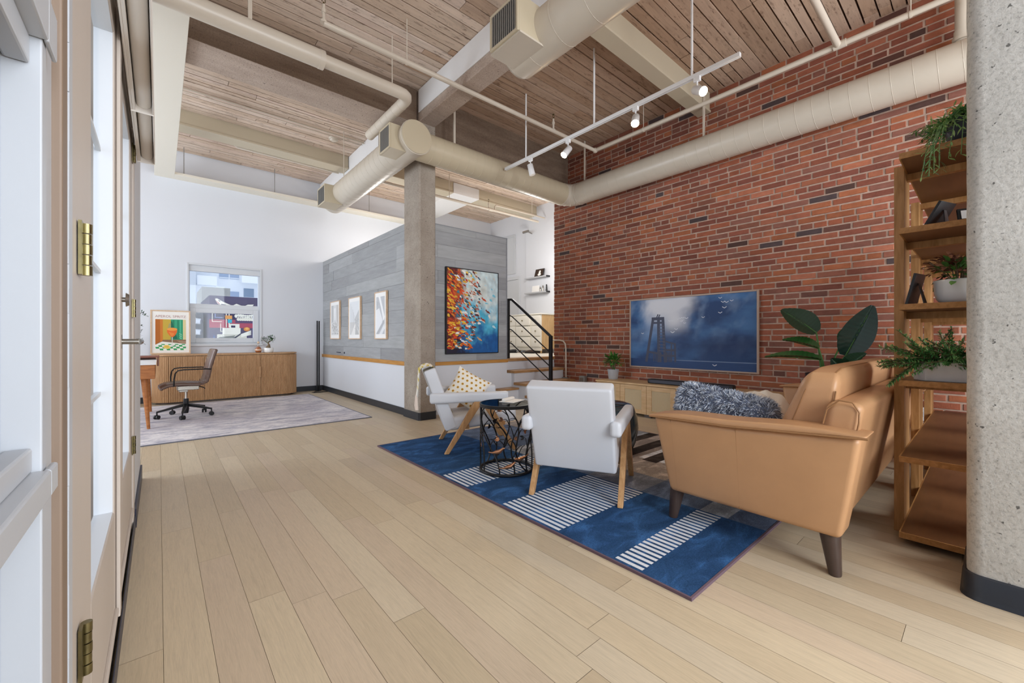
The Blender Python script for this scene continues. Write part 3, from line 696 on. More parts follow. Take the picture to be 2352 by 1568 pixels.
# ------------------------------------------------------------------ sprinkler pipes
def sprinkler(p, parent, up=.17):
    x, y, z = p; mb = MB(); mb.tube([(x, y, z), (x, y, z + .02)], .03, 12); mb.cyl((x, y, z + .02), (x, y, z + up), .013, n=12); mb.cyl((x, y, z + up * .55), (x, y, z + up * .75), .02, n=12)
    o = obj('sprinkler_riser', mb, 'pipe', parent, world=True)
    mb = MB(); mb.cyl((x, y, z + up), (x, y, z + up + .02), .008, n=10); mb.tube([(x - .014, y, z + up + .02), (x - .014, y, z + up + .045), (x, y, z + up + .06), (x + .014, y, z + up + .045), (x + .014, y, z + up + .02)], .0035, 6); mb.cyl((x, y, z + up + .06), (x, y, z + up + .063), .016, n=14)
    h = obj('sprinkler_head', mb, 'brass', o); h.data.transform(Matrix.Translation(-parent_world(parent)))
SZ = 3.982
s = thing('sprinkler_pipe', 'long cream sprinkler pipe crossing under the big beam to the brick wall', 'pipe', (5.06, 3.95, SZ))
mb = MB(); mb.tube([(1.14, 3.96, SZ), (5.0, 3.93, SZ), (5.05, 3.925, SZ), (5.06, 3.88, SZ), (5.06, -2.9, SZ)], .026, 14)
for p in ((5.06, 3.925, SZ),): mb.ball(p, .04, 12, 8)
mb.cyl((5.06, .90, SZ), (5.06, 1.0, SZ), .037, n=14); obj('main_pipe', mb, 'pipe', s, world=True)
mb = MB(); mb.cyl((1.0, .965, SZ), (5.06, .965, SZ), .03, n=14); obj('side_pipe', mb, 'pipe', s, world=True)
sprinkler((1.14, 3.96, SZ), s); sprinkler((4.15, 3.94, SZ), s)
for p in ((1.96, 3.955), (5.06, 3.1), (5.06, .45)):
    mb = MB(); mb.cyl((p[0], p[1], SZ + .02), (p[0], p[1], ZC + .01), .005, n=8); mb.cyl((p[0], p[1] - .008, SZ), (p[0], p[1] + .008, SZ), .031, n=12); obj('hanger', mb, 'pipe', s, world=True)
s = thing('sprinkler_pipe', 'thin cream sprinkler pipe above the study rug behind the beige beam', 'pipe', (.96, 8.1, 4.27))
mb = MB(); mb.tube([(.96, 8.1, 4.30), (.98, 8.1, 4.27), (2.6, 8.1, 4.27)], .022, 12); obj('main_pipe', mb, 'pipe', s, world=True); sprinkler((.96, 8.1, 4.28), s, .08)
mb = MB(); mb.cyl((1.75, 8.1, 4.28), (1.75, 8.1, ZC + .01), .006, n=8); obj('hanger', mb, 'pipe', s, world=True)
s = thing('sprinkler_pipe', 'cream sprinkler pipe over the raised room behind the partition', 'pipe', (4.3, 7.12, 3.93))
mb = MB(); mb.tube([(2.95, 7.13, 3.93), (6.95, 7.1, 3.93)], .026, 12); mb.cyl((5.45, 7.115, 3.93), (5.56, 7.115, 3.93), .036, n=12); obj('main_pipe', mb, 'pipe', s, world=True)
mb = MB(); mb.tube([(5.62, 7.11, 3.93), (5.62, 7.11, 4.02), (5.65, 7.11, 4.05), (7.15, 7.08, 4.05)], .018, 10); obj('side_pipe', mb, 'pipe', s, world=True); sprinkler((5.45, 7.115, 3.93), s, .15)
for x in (4.45, 6.75):
    mb = MB(); mb.cyl((x, 7.11, 3.95), (x, 7.11, ZC + .01), .007, n=8); obj('hanger', mb, 'pipe', s, world=True)
s = thing('conduit_pipe', 'thin metal conduit on the ceiling boards left of the smoke detector', 'pipe', (.2, 6.9, 4.39))
mb = MB(); mb.cyl((-3, 6.93, 4.39), (2.62, 6.86, 4.39), .012, n=10); mb.cyl((-3, 7.02, 4.395), (2.62, 6.95, 4.395), .007, n=8); obj('main_pipe', mb, 'pipe', s, world=True)
s = thing('smoke_detector', 'round white smoke detector on the ceiling boards', 'smoke detector', (2.2, 7.1, ZC))
obj('mounting_base', MB().lathe([(.075, .01), (.075, -.02), (.07, -.025)], n=28), 'pipe', s); obj('sensor_cap', MB().lathe([(.06, -.022), (.058, -.035), (.035, -.05), (0, -.054)], n=28), 'pipe', s)
# ------------------------------------------------------------------ track light
TX, TZ = 3.80, 3.55
t_ = thing('track_light', 'white ceiling track with four spotlights hanging on thin rods before the brick wall', 'track light', (TX, 2.96, TZ))
mb = MB(); mb.box(TX - .018, 1.395, TZ - .010, TX + .018, 4.56, TZ + .022); mb.box(TX - .018, 1.395, TZ - .016, TX - .008, 4.56, TZ - .010); mb.box(TX + .008, 1.395, TZ - .016, TX + .018, 4.56, TZ - .010)
obj('track', mb, 'whiteplastic', t_, world=True, bevel=.002)
for y in (4.11, 2.955, 1.815):
    mb = MB(); mb.cyl((TX - .01, y, TZ + .02), (TX - .01, y, ZC + .005), .011, n=10); obj('rod', mb, 'whiteplastic', t_, world=True)
for y, dx, dy, dz, on in ((4.03, .22, -.12, -1, 0), (3.36, -.62, .10, -.75, 1), (2.42, -.50, -.25, -.72, 1), (1.77, -.40, -.75, -.6, 1)):
    mb = MB(); mb.box(TX - .017, y - .03, TZ - .055, TX + .017, y + .03, TZ - .012); mb.cyl((TX, y, TZ - .055), (TX, y, TZ - .115), .007, n=10)
    sp = obj('spotlight', mb, 'whiteplastic', t_, world=True, bevel=.003)
    D = V(dx, dy, dz).normalized(); c = V(TX, y, TZ - .135); mb = MB(); a = c - D * .04; b = c + D * .105
    mb.tube([a, a + D * .004, b], [.022, .038, .042], 22, caps=True); mb.ball(c - V(0, 0, -.008), .014)
    hd = obj('lamp_housing', mb, 'whiteplastic', sp); hd.data.transform(Matrix.Translation(-parent_world(t_)))
    mb = MB(); mb.cyl(b + D * .0005, b + D * .003, .037, n=20); q = obj('lamp_face', mb, 'bulb' if on else 'bulboff', sp); q.data.transform(Matrix.Translation(-parent_world(t_)))
    if on:
        L = bpy.data.lights.new('spot_beam', 'SPOT'); L.energy = 26; L.color = (1, .78, .5); L.spot_size = radians(75); L.spot_blend = .8; L.shadow_soft_size = .03
        lo = bpy.data.objects.new('spot_beam', L); COL.objects.link(lo); lo.location = b + D * .02; lo.rotation_euler = D.to_track_quat('-Z', 'Y').to_euler()

# ------------------------------------------------------------------ area rug
RX0, RX1, RY0, RY1, RZ = 1.69, 4.31, .81, 4.07, .012
r = thing('area_rug', 'large navy and grey patterned rug with white striped blocks under the seating group', 'rug', (RX0, RY0, 0))
mb = MB(); mb.box(RX0 + .006, RY0 + .006, .0005, RX1 - .006, RY1 - .006, RZ - .001); navy = lin('#2b4d76'); slate = lin('#5c6a82'); taupe = lin('#a39a93'); grey = lin('#9aa0a8'); drk = lin('#3d3633'); wht = lin('#e4e9ef'); mid = lin('#7a808c')
mb.cc = navy
def patch(x0, y0, x1, y1, c, z=RZ, r0=0): mb.cr = .3 + r0; mb.poly([(x0, y0, z), (x1, y0, z), (x1, y1, z), (x0, y1, z)], c)
e = .010; BXR = 2.61
ys = [RY0 + e, 1.06, 1.21, 1.59, 2.09, 2.50, 2.84, RY1 - e]
for k in range(7): patch(RX0 + e, ys[k], BXR, ys[k + 1], navy, RZ, k * .1)
for a, b in ((1.06, 1.21), (1.59, 2.09), (2.50, 2.84)):
    n = 22
    for k in range(n): x = RX0 + e + .01 + (BXR - RX0 - .03) * (k + .5) / n; mb.cm = 1; patch(x - .0115, a, x + .0115, b, wht, RZ + .0012); mb.cm = 0
for x0, x1, cs in ((BXR, 2.95, (slate, grey, slate, mid, slate, grey, slate)), (2.95, 3.35, (taupe, grey, mid, taupe, taupe, mid, slate)), (3.35, RX1 - e, (taupe, mid, taupe, wht, taupe, grey, taupe))):
    yy = [RY0 + e, 1.03, 1.2, 1.62, 2.1, 2.55, 3.1, RY1 - e]
    for k in range(7): patch(x0, yy[k], x1, yy[k + 1], cs[k], RZ, k * .07 + x0)
for a, b in ((1.9, 2.04), (2.17, 2.31), (2.44, 2.56), (2.8, 2.95)): patch(3.3, a, RX1 - e, b, drk, RZ + .001)
obj('pile', mb, ['rug1', 'rugwhite'], r, world=True)
mb = MB(); rect = ((RX0, RY0, RX1, RY0 + e), (RX0, RY1 - e, RX1, RY1), (RX0, RY0 + e, RX0 + e, RY1 - e), (RX1 - e, RY0 + e, RX1, RY1 - e))
for a in rect: mb.box(a[0], a[1], .0003, a[2], a[3], RZ + .0015)
obj('binding', mb, 'rugedge', r, world=True)
r = thing('area_rug', 'pale lilac and grey distressed rug under the desk and office chair', 'rug', (.4, 7.2, 0))
mb = MB(); mb.box(-1.9, 5.64, .0005, 2.245, 8.80, .008); obj('pile', mb, 'rug2', r, world=True)
mb = MB()
for a in ((-1.9, 5.625, 2.26, 5.64), (2.245, 5.64, 2.26, 8.80), (-1.9, 8.80, 2.26, 8.815)): mb.box(a[0], a[1], .0003, a[2], a[3], .010)
obj('binding', mb, mat('slate_binding', '#6d707c', .9), r, world=True)

# ------------------------------------------------------------------ armchairs
def armchair(label, loc, rz):
    c = thing('armchair', label, 'armchair', loc, rz, 'white armchairs on the navy rug')
    def slab(p0, p1, th, w, name, r=.035):   # slab along p0->p1 in the (y,z) plane
        a = V(0, *p0); b = V(0, *p1); d = b - a; L = d.length; d.normalize(); n = V(0, -d.z, d.y)
        mb = MB(); mb.rbox((-w, 0, min(0, th)), (w, L, max(0, th)), r, 3, 5, lambda q: V(q.x, 0, 0) + a + d * q.y + n * q.z); return obj(name, mb, 'boucle', c)
    slab((-.335, .215), (-.545, .79), -.115, .278, 'backrest', .019)
    mb = MB(); mb.rbox((-.272, -.30, .22), (.272, .36, .345), .035, 3, 5, lambda q: (q.x, q.y, q.z + (q.y + .3) * .10)); obj('seat', mb, 'boucle', c)
    for sx in (-1, 1):
        mb = MB(); mb.rbox((sx * .292 - .036, -.49, .49), (sx * .292 + .036, .27, .59), .026, 3, 4); obj('armrest', mb, 'boucle', c)
        for y1, y0 in ((-.335, -.02), (.335, .02)):
            mb = MB(); mb.bar((sx * .303, y0, .515), (sx * .303, y1, .0125), .038, .075, (0, 1, .0), .036, .05)
            for i in range(len(mb.v)):
                x, y, z = mb.v[i]
                if z < .05: mb.v[i] = (x, y, .0135)
            obj('leg', mb, 'oakleg', c, bevel=.004)
    mb = MB(); mb.box(-.285, -.155, .235, .285, -.115, .275); mb.box(-.285, .20, .255, .285, .24, .295); obj('stretcher', mb, 'oakleg', c, bevel=.003)
    return c
ch2 = armchair('white armchair seen from behind, wooden legs on the striped rug block', (2.418, 1.974, 0), atan2(.459, .889) - pi / 2)
ch1 = armchair('white armchair seen from the side by the column, with throw and dotted pillow', (2.49, 3.462, 0), atan2(-.437, .9) - pi / 2)
def in_chair(q): 
    a = atan2(-.437, .9) - pi / 2; return V(2.49 + q.x * cos(a) - q.y * sin(a), 3.462 + q.x * sin(a) + q.y * cos(a), q.z)
# throw over the back of the side chair
th = thing('throw_blanket', 'cream and yellow tasselled throw draped over the white chair back by the column', 'throw', (2.49, 3.462, 0), atan2(-.437, .9) - pi / 2)
path = [V(0, -.600, .545), V(0, -.590, .63), V(0, -.585, .72), V(0, -.580, .80), V(0, -.555, .83), V(0, -.50, .845), V(0, -.455, .835), V(0, -.425, .79), V(0, -.37, .64), V(0, -.305, .46), V(0, -.265, .385)]
def along(u):
    k = u * (len(path) - 1); i = min(int(k), len(path) - 2); return path[i].lerp(path[i + 1], k - i)
mb = MB(); yel = lin('#dcc760'); crm = lin('#eeeae0')
def tf(off):
    def f(u, v):
        p = along(u); x = -.05 + .30 * v + .012 * sin(u * 9); w = .006 * sin(v * 21 + u * 3); return (x, p.y - (w if u < .35 else -w * .3), p.z + off + (w if .35 < u < .6 else 0))
    return f
def tc(u, v):
    q = (sin(u * 60) * sin(v * 44) > .12) or (.28 < u < .34); return yel if q and u > .08 else crm
mb.grid(tf(.004), 60, 24, tc); mb.grid(tf(.0), 60, 24, tc, flip=True); obj('cloth', mb, 'blanket', th)
for k in range(5):
    x = -.03 + .30 * k / 4.6; mb = MB(); mb.cc = lin('#e3d3c6'); mb.tube([(x, -.602, .55), (x, -.606, .52), (x + .004, -.606, .50), (x + .002, -.606, .43)], [.004, .009, .010, .017], 9); obj('tassel', mb, 'blanket', th)
# dotted pillow
def pillow_mesh(w, h, t, n=22, pinch=.10):
    mb = MB()
    def f(sg):
        def g(u, v):
            a, b = 2 * u - 1, 2 * v - 1; k = ((1 - abs(a) ** 2.6) * (1 - abs(b) ** 2.6)); k = max(0, k) ** .55
            q = 1 - pinch * (1 - abs(a) ** 2) * abs(b) ** 3; q2 = 1 - pinch * (1 - abs(b) ** 2) * abs(a) ** 3
            return (a * w / 2 * q2, b * h / 2 * q, sg * (t / 2 * k + .003))
        return g
    mb.grid(f(1), n, n); mb.grid(f(-1), n, n, flip=True); return mb, f(1)
pl = thing('throw_pillow', 'white throw pillow with ochre dots on the side armchair seat', 'pillow')
mb, fr = pillow_mesh(.39, .39, .13); i0 = len(mb.v); mb.cc = (.99, .99, .99)
for k in range(len(mb.c)): mb.c[k] = lin('#efece4')
for i in range(7):
    for j in range(7):
        u = (i + .5 + (.5 if j % 2 else 0)) / 7.4; v = (j + .5) / 7
        for sg in (1, -1):
            x, y, z = fr(u, v)
            for rad, c, dz in ((.019, '#f6efcf', .0012), (.0125, '#b5842c', .0022)):
                ring = []
                for q in range(10):
                    uu = u + rad / .39 * cos(2 * pi * q / 10); vv = v + rad / .39 * sin(2 * pi * q / 10)
                    if not (.02 < uu < .98): break
                    a = fr(uu, vv); ring.append((a[0], a[1], sg * (a[2] + dz)))
                if len(ring) == 10: mb.poly(ring if sg > 0 else ring[::-1], lin(c))
obj('cover', mb, 'fabric', pl)
pl.location = in_chair(V(-.10, -.075, .57)); pl.rotation_mode = 'QUATERNION'
nz = V(-.38, -.80, .46).normalized(); ux = V(0, 0, 1) - nz * nz.z; ux.normalize(); uy = nz.cross(ux)
pl.rotation_quaternion = (Matrix((ux, uy, nz)).transposed() @ Matrix.Rotation(radians(58), 3, 'Z')).to_quaternion()

# ------------------------------------------------------------------ bird-cage side table
st = thing('side_table', 'round black wire side table of twining branches with a smoked glass top', 'table', (2.2, 2.63, 0))
RT, HT = .215, .565
def ringpts(r, z, n=40): return [(r * cos(2 * pi * k / n), r * sin(2 * pi * k / n), z) for k in range(n)]
mb = MB(); mb.tube(ringpts(RT, .026), .0125, 8, closed=True); obj('base_ring', mb, 'black', st)
mb = MB(); mb.lathe([(RT - .012, HT - .022), (RT + .006, HT - .022), (RT + .006, HT + .004), (RT - .004, HT + .004), (RT - .004, HT - .006), (RT - .012, HT - .006), (RT - .012, HT - .022)], n=48, smooth=False); obj('top_ring', mb, 'black', st)
mb = MB(); mb.lathe([(0, HT - .006), (RT - .005, HT - .006), (RT - .005, HT + .003), (0, HT + .003)], n=48, smooth=False); obj('glass_top', mb, 'smoked', st)
random.seed(4); leafs = []
for k in range(12):
    a = 2 * pi * k / 12 + U(-.2, .2); s = random.choice((-1, 1)); mb = MB(); P = []; sl = U(.3, 1.5) * s; z0 = .026; am = U(.15, .5); fq = U(3.5, 6.5)
    for i in range(13):
        u = i / 12; P.append((RT * cos(a + sl * u + am * sin(u * fq + k)), RT * sin(a + sl * u + am * sin(u * fq + k)), z0 + (HT - .045) * u))
    mb.tube(P, [.0062] * 6 + [.0055] * 7, 7)
    for q in (3, 5, 7, 9):
        b = V(*P[q]); aa = atan2(b.y, b.x); da = U(.2, .55) * random.choice((-1, 1)); dz = U(.03, .1); B = [b]
        for i in range(1, 6): u = i / 5; B.append(V(RT * cos(aa + da * u), RT * sin(aa + da * u), min(b.z + dz * u + .03 * sin(pi * u), HT - .04)))
        mb.tube(B, [.0045, .004, .0035, .003, .0025, .002], 6); leafs.append((B[-1], aa + da, da))
    obj('branch', mb, 'black', st)
for k, (p, a, da) in enumerate(leafs[::3][:18]):
    tdir = V(-sin(a), cos(a), .4 * random.choice((-1, 1))) * (1 if da > 0 else -1); mb = MB(); out = V(cos(a), sin(a), 0)
    for sg in (-.5, .5): mb.blade(p, tdir + V(0, 0, sg), out, .045, .022, .5, 4)
    obj('leaf', mb, 'copper' if k % 3 else 'black', st)
for a, z, fl in ((-2.55, .215, 1), (-1.75, .15, -1), (-2.15, .10, 1)):
    c = V((RT + .004) * cos(a), (RT + .004) * sin(a), z); tn = V(-sin(a), cos(a), .25) * fl; tn.normalize(); mb = MB()
    mb.tube([c - tn * .085 + V(0, 0, .012), c - tn * .05, c - tn * .02, c + tn * .012, c + tn * .03 + V(0, 0, .012), c + tn * .04 + V(0, 0, .018), c + tn * .055 + V(0, 0, .017)], [.003, .006, .014, .016, .011, .010, .001], 10)
    obj('bird', mb, 'copper', st)
b = thing('open_magazine', 'white papers lying on the smoked glass side table top', 'magazine', (2.29, 2.66, HT + .004), .35)
mb = MB(); mb.box(-.10, -.07, 0, .10, .07, .004); obj('pages', mb, 'paper', b); 
mb = MB(); mb.rbox((-.085, .02, .004), (.09, .055, .026), .010, 2, 2); obj('rolled_sheet', mb, 'paper', b)
mb = MB(); mb.box(-.05, -.05, .004, .08, -.01, .008); obj('card', mb, 'paper', b)
# teal barrel stool
b = thing('drum_stool', 'dark teal lacquered drum stool between the chair and the sofa', 'stool', (3.30, 2.42, .0136))
obj('barrel', MB().lathe([(0, 0), (.215, 0), (.235, .02), (.275, .12), (.295, .24), (.285, .34), (.255, .43), (.235, .455), (.21, .462), (0, .462)], n=48), 'teal', b)
obj('lid', MB().lathe([(0, .4625), (.19, .4625), (.188, .470), (0, .472)], n=48), 'teal', b)

# ------------------------------------------------------------------ sofa
so = thing('leather_sofa', 'tan leather sofa with flared arms and dark tapered legs on the navy rug', 'sofa', (3.55, .85, 0))
def armfn(side):
    def f(q):
        k = max(0, (.66 - q.z) / .47); x, y, z = q.x, q.y, q.z
        y = y - .085 * k * (1 if y > .85 else -1) * abs(y - .85) / .5
        x = x + side * .06 * k; z = z + max(0, (.9 - y)) * .075 * max(0, (z - .4) / .26); return (x, y, z)
    return f
for side, x0, x1 in ((1, 2.27, 2.44), (-1, 4.66, 4.83)):
    mb = MB(); mb.rbox((x0, .35, .19), (x1, 1.335, .635), .028, 3, 7, armfn(side)); a = obj('arm', mb, 'leather', so, world=True)
    mb = MB(); mb.rbox((x0 - .010, .335, .630), (x1 + .010, 1.355, .672), .018, 3, 12, lambda q: (q.x, q.y, .636 + (q.z - .636) * (.25 + .75 * max(0, 1 - ((q.y - .86) / .5) ** 4)) + max(0, (.9 - q.y)) * .075 - .006 * max(0, q.y - 1.2) / .15)); obj('arm_cap', mb, 'leather', so, world=True)
    mb = MB(); xo = x0 - .012 if side > 0 else x1 + .012
    mb.tube([(xo, 1.345 - .001, .632), (xo, .9, .640), (xo, .33, .676)], .005, 6)
    for yy in (1.22, .86):
        mb.tube([(xo + side * (.014 + .06 * (.66 - z) / .47), yy - .04 * (.66 - z) * (1 if yy > .9 else 0), z) for z in (.63, .5, .38, .28, .205)], .0022, 5)
    obj('seam', mb, 'leatherdk', so, world=True)
mb = MB(); mb.rbox((2.38, .46, .20), (4.72, 1.29, .33), .03, 3, 8); obj('base_frame', mb, 'leather', so, world=True)
mb = MB(); mb.rbox((2.375, .36, .19), (4.725, .50, .81), .042, 4, 8, lambda q: (q.x, q.y + .10 * max(0, (.8 - q.z) / .6), q.z)); obj('back_frame', mb, 'leather', so, world=True)
mb = MB(); P = [(.40, .60), (.378, .72), (.376, .77), (.40, .812), (.45, .816), (.495, .77), (.51, .70)]
mb.tube([(2.374, y, z) for y, z in P], .004, 6); obj('seam', mb, 'leatherdk', so, world=True)
for x0, x1 in ((2.45, 4.65),):
    mb = MB(); mb.rbox((x0, .52, .32), (x1, 1.325, .475), .05, 4, 8, lambda q, a=x0, b=x1: (q.x, q.y, q.z + .02 * (1 - ((q.x - (a + b) / 2) / 1.1) ** 4))); obj('seat_cushion', mb, 'leather', so, world=True)
    def bc(q, a=x0, b=x1):
        u = (q.x - (a + b) / 2) / ((b - a) / 2); u = u * abs(u) ** 3; z = q.z; k = (z - .45) / .48
        y = q.y - k * (.05 + .15 * (q.y - .50) / .30) + .02 * (1 - u * u); z += .022 * (1 - u * u) * k - .012 * abs(u) ** 6; return (q.x, y, z)
    mb = MB(); mb.rbox((x0, .50, .45), (x1, .80, .93), .07, 5, 10, bc); q = obj('back_cushion', mb, 'leather', so, world=True)
    mb = MB()
    for yy, r_ in ((.53, .004), (.74, .003)):
        L = [bc(V(x0 + .004, yy + .0 * k, .50 + .36 * k)) for k in [i / 8 for i in range(9)]]; mb.tube([(a[0] - .003, a[1], a[2]) for a in L], r_, 5)
    L = [bc(V(x, .56, .928)) for x in [x0 + .06 + (x1 - x0 - .12) * i / 12 for i in range(13)]]; mb.tube([(a[0], a[1], a[2] + .001) for a in L], .004, 5)
    m_ = obj('seam', mb, 'leatherdk', q); m_.data.transform(Matrix.Translation(-parent_world(so)))
for x, y, sx, sy in ((2.40, 1.235, -1, 1), (2.40, .49, -1, -1), (4.70, 1.235, 1, 1), (4.70, .49, 1, -1)):
    z0 = .0136 if RX0 < x < RX1 and RY0 < y < RY1 else 0
    mb = MB(); mb.tube([(x + sx * .012, y + sy * .025, z0), (x + sx * .012, y + sy * .024, z0 + .008), (x, y, .205)], [.024, .026, .044], 18); obj('leg', mb, 'legwood', so, world=True)
# fluffy cushion lying along the near arm
random.seed(8)
fu = thing('fur_cushion', 'fluffy blue-grey fur cushion lying against the near sofa arm', 'cushion', (2.625, 1.055, .672))
FM = Matrix.Rotation(radians(4), 3, 'Z') @ Matrix.Rotation(radians(8), 3, 'X')
mb, fr = pillow_mesh(.21, .56, .21, 16, .05)
fk = Matrix.Rotation(radians(90), 3, 'Y')
mb = MB(); mb.rbox((-.085, -.275, -.125), (.085, .275, .10), .075, 4, 5, lambda q: FM @ q); mb.cc = lin('#6f7a90'); mb.c = [lin('#737e94')] * len(mb.f); obj('cushion_body', mb, 'fur', fu)
body = mb; mb = MB(); cs = [lin(c) for c in ('#a9b4c6', '#c3ccda', '#dbe1ea', '#7a869c', '#56617a', '#eef1f5', '#b8c2d2')]
fa = []
for f in body.f: q = [V(*body.v[i]) for i in f]; n = (q[2] - q[0]).cross(q[3] - q[1]); fa.append((n.length / 2, q, n.normalized()))
tot = sum(x[0] for x in fa)
for ar, q, n in fa:
    for k in range(int(13000 * ar / tot + R())):
        u, v_ = R(), R(); p = (q[0] * (1 - u) + q[1] * u) * (1 - v_) + (q[3] * (1 - u) + q[2] * u) * v_
        cl = Vector((mnoise.noise(p * 22), mnoise.noise(p * 22 + V(9, 3, 1)), mnoise.noise(p * 22 + V(4, 8, 2)) - .2)) * 1.0
        dr = (n * .8 + cl + V(U(-.3, .3), U(-.3, .3), U(-.3, .2))).normalized(); mb.blade(p - n * .004, dr, n.cross(dr) + V(.01, 0, .02), U(.028, .044), .0056, U(.2, .9), 2, random.choice(cs))
f_ = obj('fur', mb, 'fur', fu); f_['kind'] = 'stuff'
tw = thing('throw_blanket', 'white woven throw crumpled on the sofa seat behind the fur cushion', 'throw', (3.1, 1.05, .503))
mb = MB(); random.seed(3)
def tb(u, v):
    x = (u - .5) * .62; y = (v - .5) * .44; e = max(0, 1 - (abs(2 * u - 1)) ** 4) * max(0, 1 - abs(2 * v - 1) ** 4)
    return (x, y, .012 + e * (.19 + .05 * fbm(u * 3, v * 3, 5) + .028 * sin(u * 17 + v * 6)))
mb.grid(tb, 40, 30); mb.grid(lambda u, v: (tb(u, v)[0], tb(u, v)[1], .003), 4, 4, flip=True); obj('cloth', mb, 'throw', tw)

# ------------------------------------------------------------------ media console, television, soundbar
CX0, CX1, CY0, CY1 = 5.14, 5.60, 1.385, 3.965
c = thing('media_console', 'long light oak console with woven cane doors under the television', 'tv stand', (5.37, 2.67, 0))
mb = MB(); mb.box(CX0 - .012, CY0 - .012, .445, CX1, CY1 + .012, .47); obj('top', mb, 'console', c, world=True, bevel=.004)
mb = MB(); mb.box(CX0 + .022, CY0, .04, CX1, CY1, .445); obj('carcass', mb, 'console', c, world=True, bevel=.003)
for k in range(6):
    y0 = CY0 + .43 * k + .002; y1 = y0 + .426; mb = MB(); b = .075
    def fr_(a0, a1, z0, z1): mb.box(CX0, a0, z0, CX0 + .021, a1, z1)
    fr_(y0, y0 + b, .045, .44); fr_(y1 - b, y1, .045, .44); fr_(y0 + b, y1 - b, .045, .045 + b * .8); fr_(y0 + b, y1 - b, .44 - b * .8, .44)
    dd = obj('door', mb, 'console', c, world=True, bevel=.002)
    mb = MB(); mb.box(CX0 + .008, y0 + b, .045 + b * .8, CX0 + .012, y1 - b, .44 - b * .8); obj('cane_panel', mb, 'cane', dd, world=True)
for y in (CY0 + .1, CY0 + .9, CY1 - .86, CY1 - .1):
    for x in (CX0 + .06, CX1 - .06):
        mb = MB(); mb.box(x - .03, y - .05, 0, x + .03, y + .05, .04); obj('foot', mb, 'legwood', c, world=True)
s = thing('soundbar', 'long black soundbar on the oak console under the television', 'soundbar', (5.32, 2.6, .47))
mb = MB(); mb.rbox((5.265, 2.02, .471), (5.375, 3.17, .535), .02, 3, 4); obj('cabinet', mb, 'blackplastic', s, world=True)
mb = MB(); mb.box(5.2625, 2.06, .482, 5.268, 3.13, .524); obj('grille', mb, 'navy', s, world=True)
TVX, TY0, TY1, TZ0, TZ1 = 5.63, 1.857, 3.695, .661, 1.714
tv = thing('television', 'large wall television showing a blue seascape picture on the brick wall', 'television', (TVX, 2.776, TZ0))
mb = MB(); b = .021
for a in ((TY0, TY0 + b, TZ0, TZ1), (TY1 - b, TY1, TZ0, TZ1), (TY0 + b, TY1 - b, TZ0, TZ0 + b), (TY0 + b, TY1 - b, TZ1 - b, TZ1)): mb.box(TVX - .004, a[0], a[2], TVX + .028, a[1], a[3])
obj('frame', mb, 'tvframe', tv, world=True, bevel=.002)
mb = MB(); mb.box(TVX + .012, TY0 + b, TZ0 + b, TVX + .036, TY1 - b, TZ1 - b); obj('back_panel', mb, 'blackplastic', tv, world=True)
mb = MB(); sw, sh = TY1 - TY0 - 2 * b, TZ1 - TZ0 - 2 * b
def scr(u, v, e=0.): return (TVX + .006 - e, TY1 - b - u * sw, TZ1 - b - v * sh)      # u to the right, v down as one faces it
def seas(u, v):
    n = fbm(u * 3 + v * 1.5, v * 3 - u * 1.2, 1.7, 5); m = fbm(u * 9, v * 4 + u * 3, 7.1, 4)
    deep, midb, lightb, pale = lin('#25416e'), lin('#4670a2'), lin('#93add0'), lin('#d3d5dc')
    ss = lambda a, b_, x: (lambda t_: t_ * t_ * (3 - 2 * t_))(max(0, min(1, (x - a) / (b_ - a))))
    if v > .885:
        k = .5 + .5 * sin(v * 260 + 6 * n + u * 9); c = mixc(lin('#223861'), lin('#3f629a'), .3 + .35 * k * n); return mixc(c, lin('#9fb2cc'), .55 * (1 - ss(.885, .9, v)) * ss(.3, .5, u))
    g1 = math.exp(-((v - .10 - .05 * n) / .22) ** 2) * ss(.06, .24, u + .06 * m) * (1 - ss(.40, .62, u + .25 * v + .10 * n)); g2 = math.exp(-((v - .34 - .3 * (.45 - u)) / .13) ** 2) * ss(.25, .4, u) * (1 - ss(.42, .56, u + .06 * m))
    c = mixc(deep, midb, max(0, min(1, .55 + 1.1 * n + .35 * (.5 - u) - .5 * ss(.35, .8, v) * ss(.35, .6, u)))); c = mixc(c, lightb, max(0, min(1, .55 * m * (1 - v) + .35 * ss(.0, .6, .55 - u) * (1 - v)))); c = mixc(c, pale, min(1, 1.1 * g1 + .75 * g2))
    return mixc(c, lin('#1e2e55'), .6 * math.exp(-((v - .66 - .05 * n) / .13) ** 2) * ss(.38, .7, u))
mb.grid(lambda u, v: scr(u, v), 150, 86, seas, smooth=False); iron = lin('#474b5e'); iron2 = lin('#585b6e')
EE = [0.]
def strip(u0, v0, u1, v1, w, c, e=.001):
    EE[0] += 4e-6; e += EE[0]
    d = V((u1 - u0) * sw, (v1 - v0) * sh, 0); n = V(-d.y, d.x, 0).normalized() * w / 2; q = [(u0 * sw + n.x, v0 * sh + n.y), (u1 * sw + n.x, v1 * sh + n.y), (u1 * sw - n.x, v1 * sh - n.y), (u0 * sw - n.x, v0 * sh - n.y)]
    mb.poly([scr(a / sw, b_ / sh, e) for a, b_ in q], c)
for a in ((.215, .27, .150, .93, .042), (.262, .27, .264, .93, .046), (.300, .27, .322, .93, .044), (.318, .62, .405, .66, .022), (.405, .65, .408, .92, .026), (.375, .66, .372, .92, .02), (.2, .29, .312, .29, .045), (.205, .35, .31, .35, .03), (.17, .78, .26, .80, .03), (.31, .75, .41, .75, .03), (.265, .83, .40, .83, .03), (.28, .78, .28, .93, .03), (.24, .80, .24, .92, .016), (.22, .8, .22, .92, .014), (.335, .78, .335, .92, .024), (.355, .78, .355, .92, .02)): strip(*a, iron)
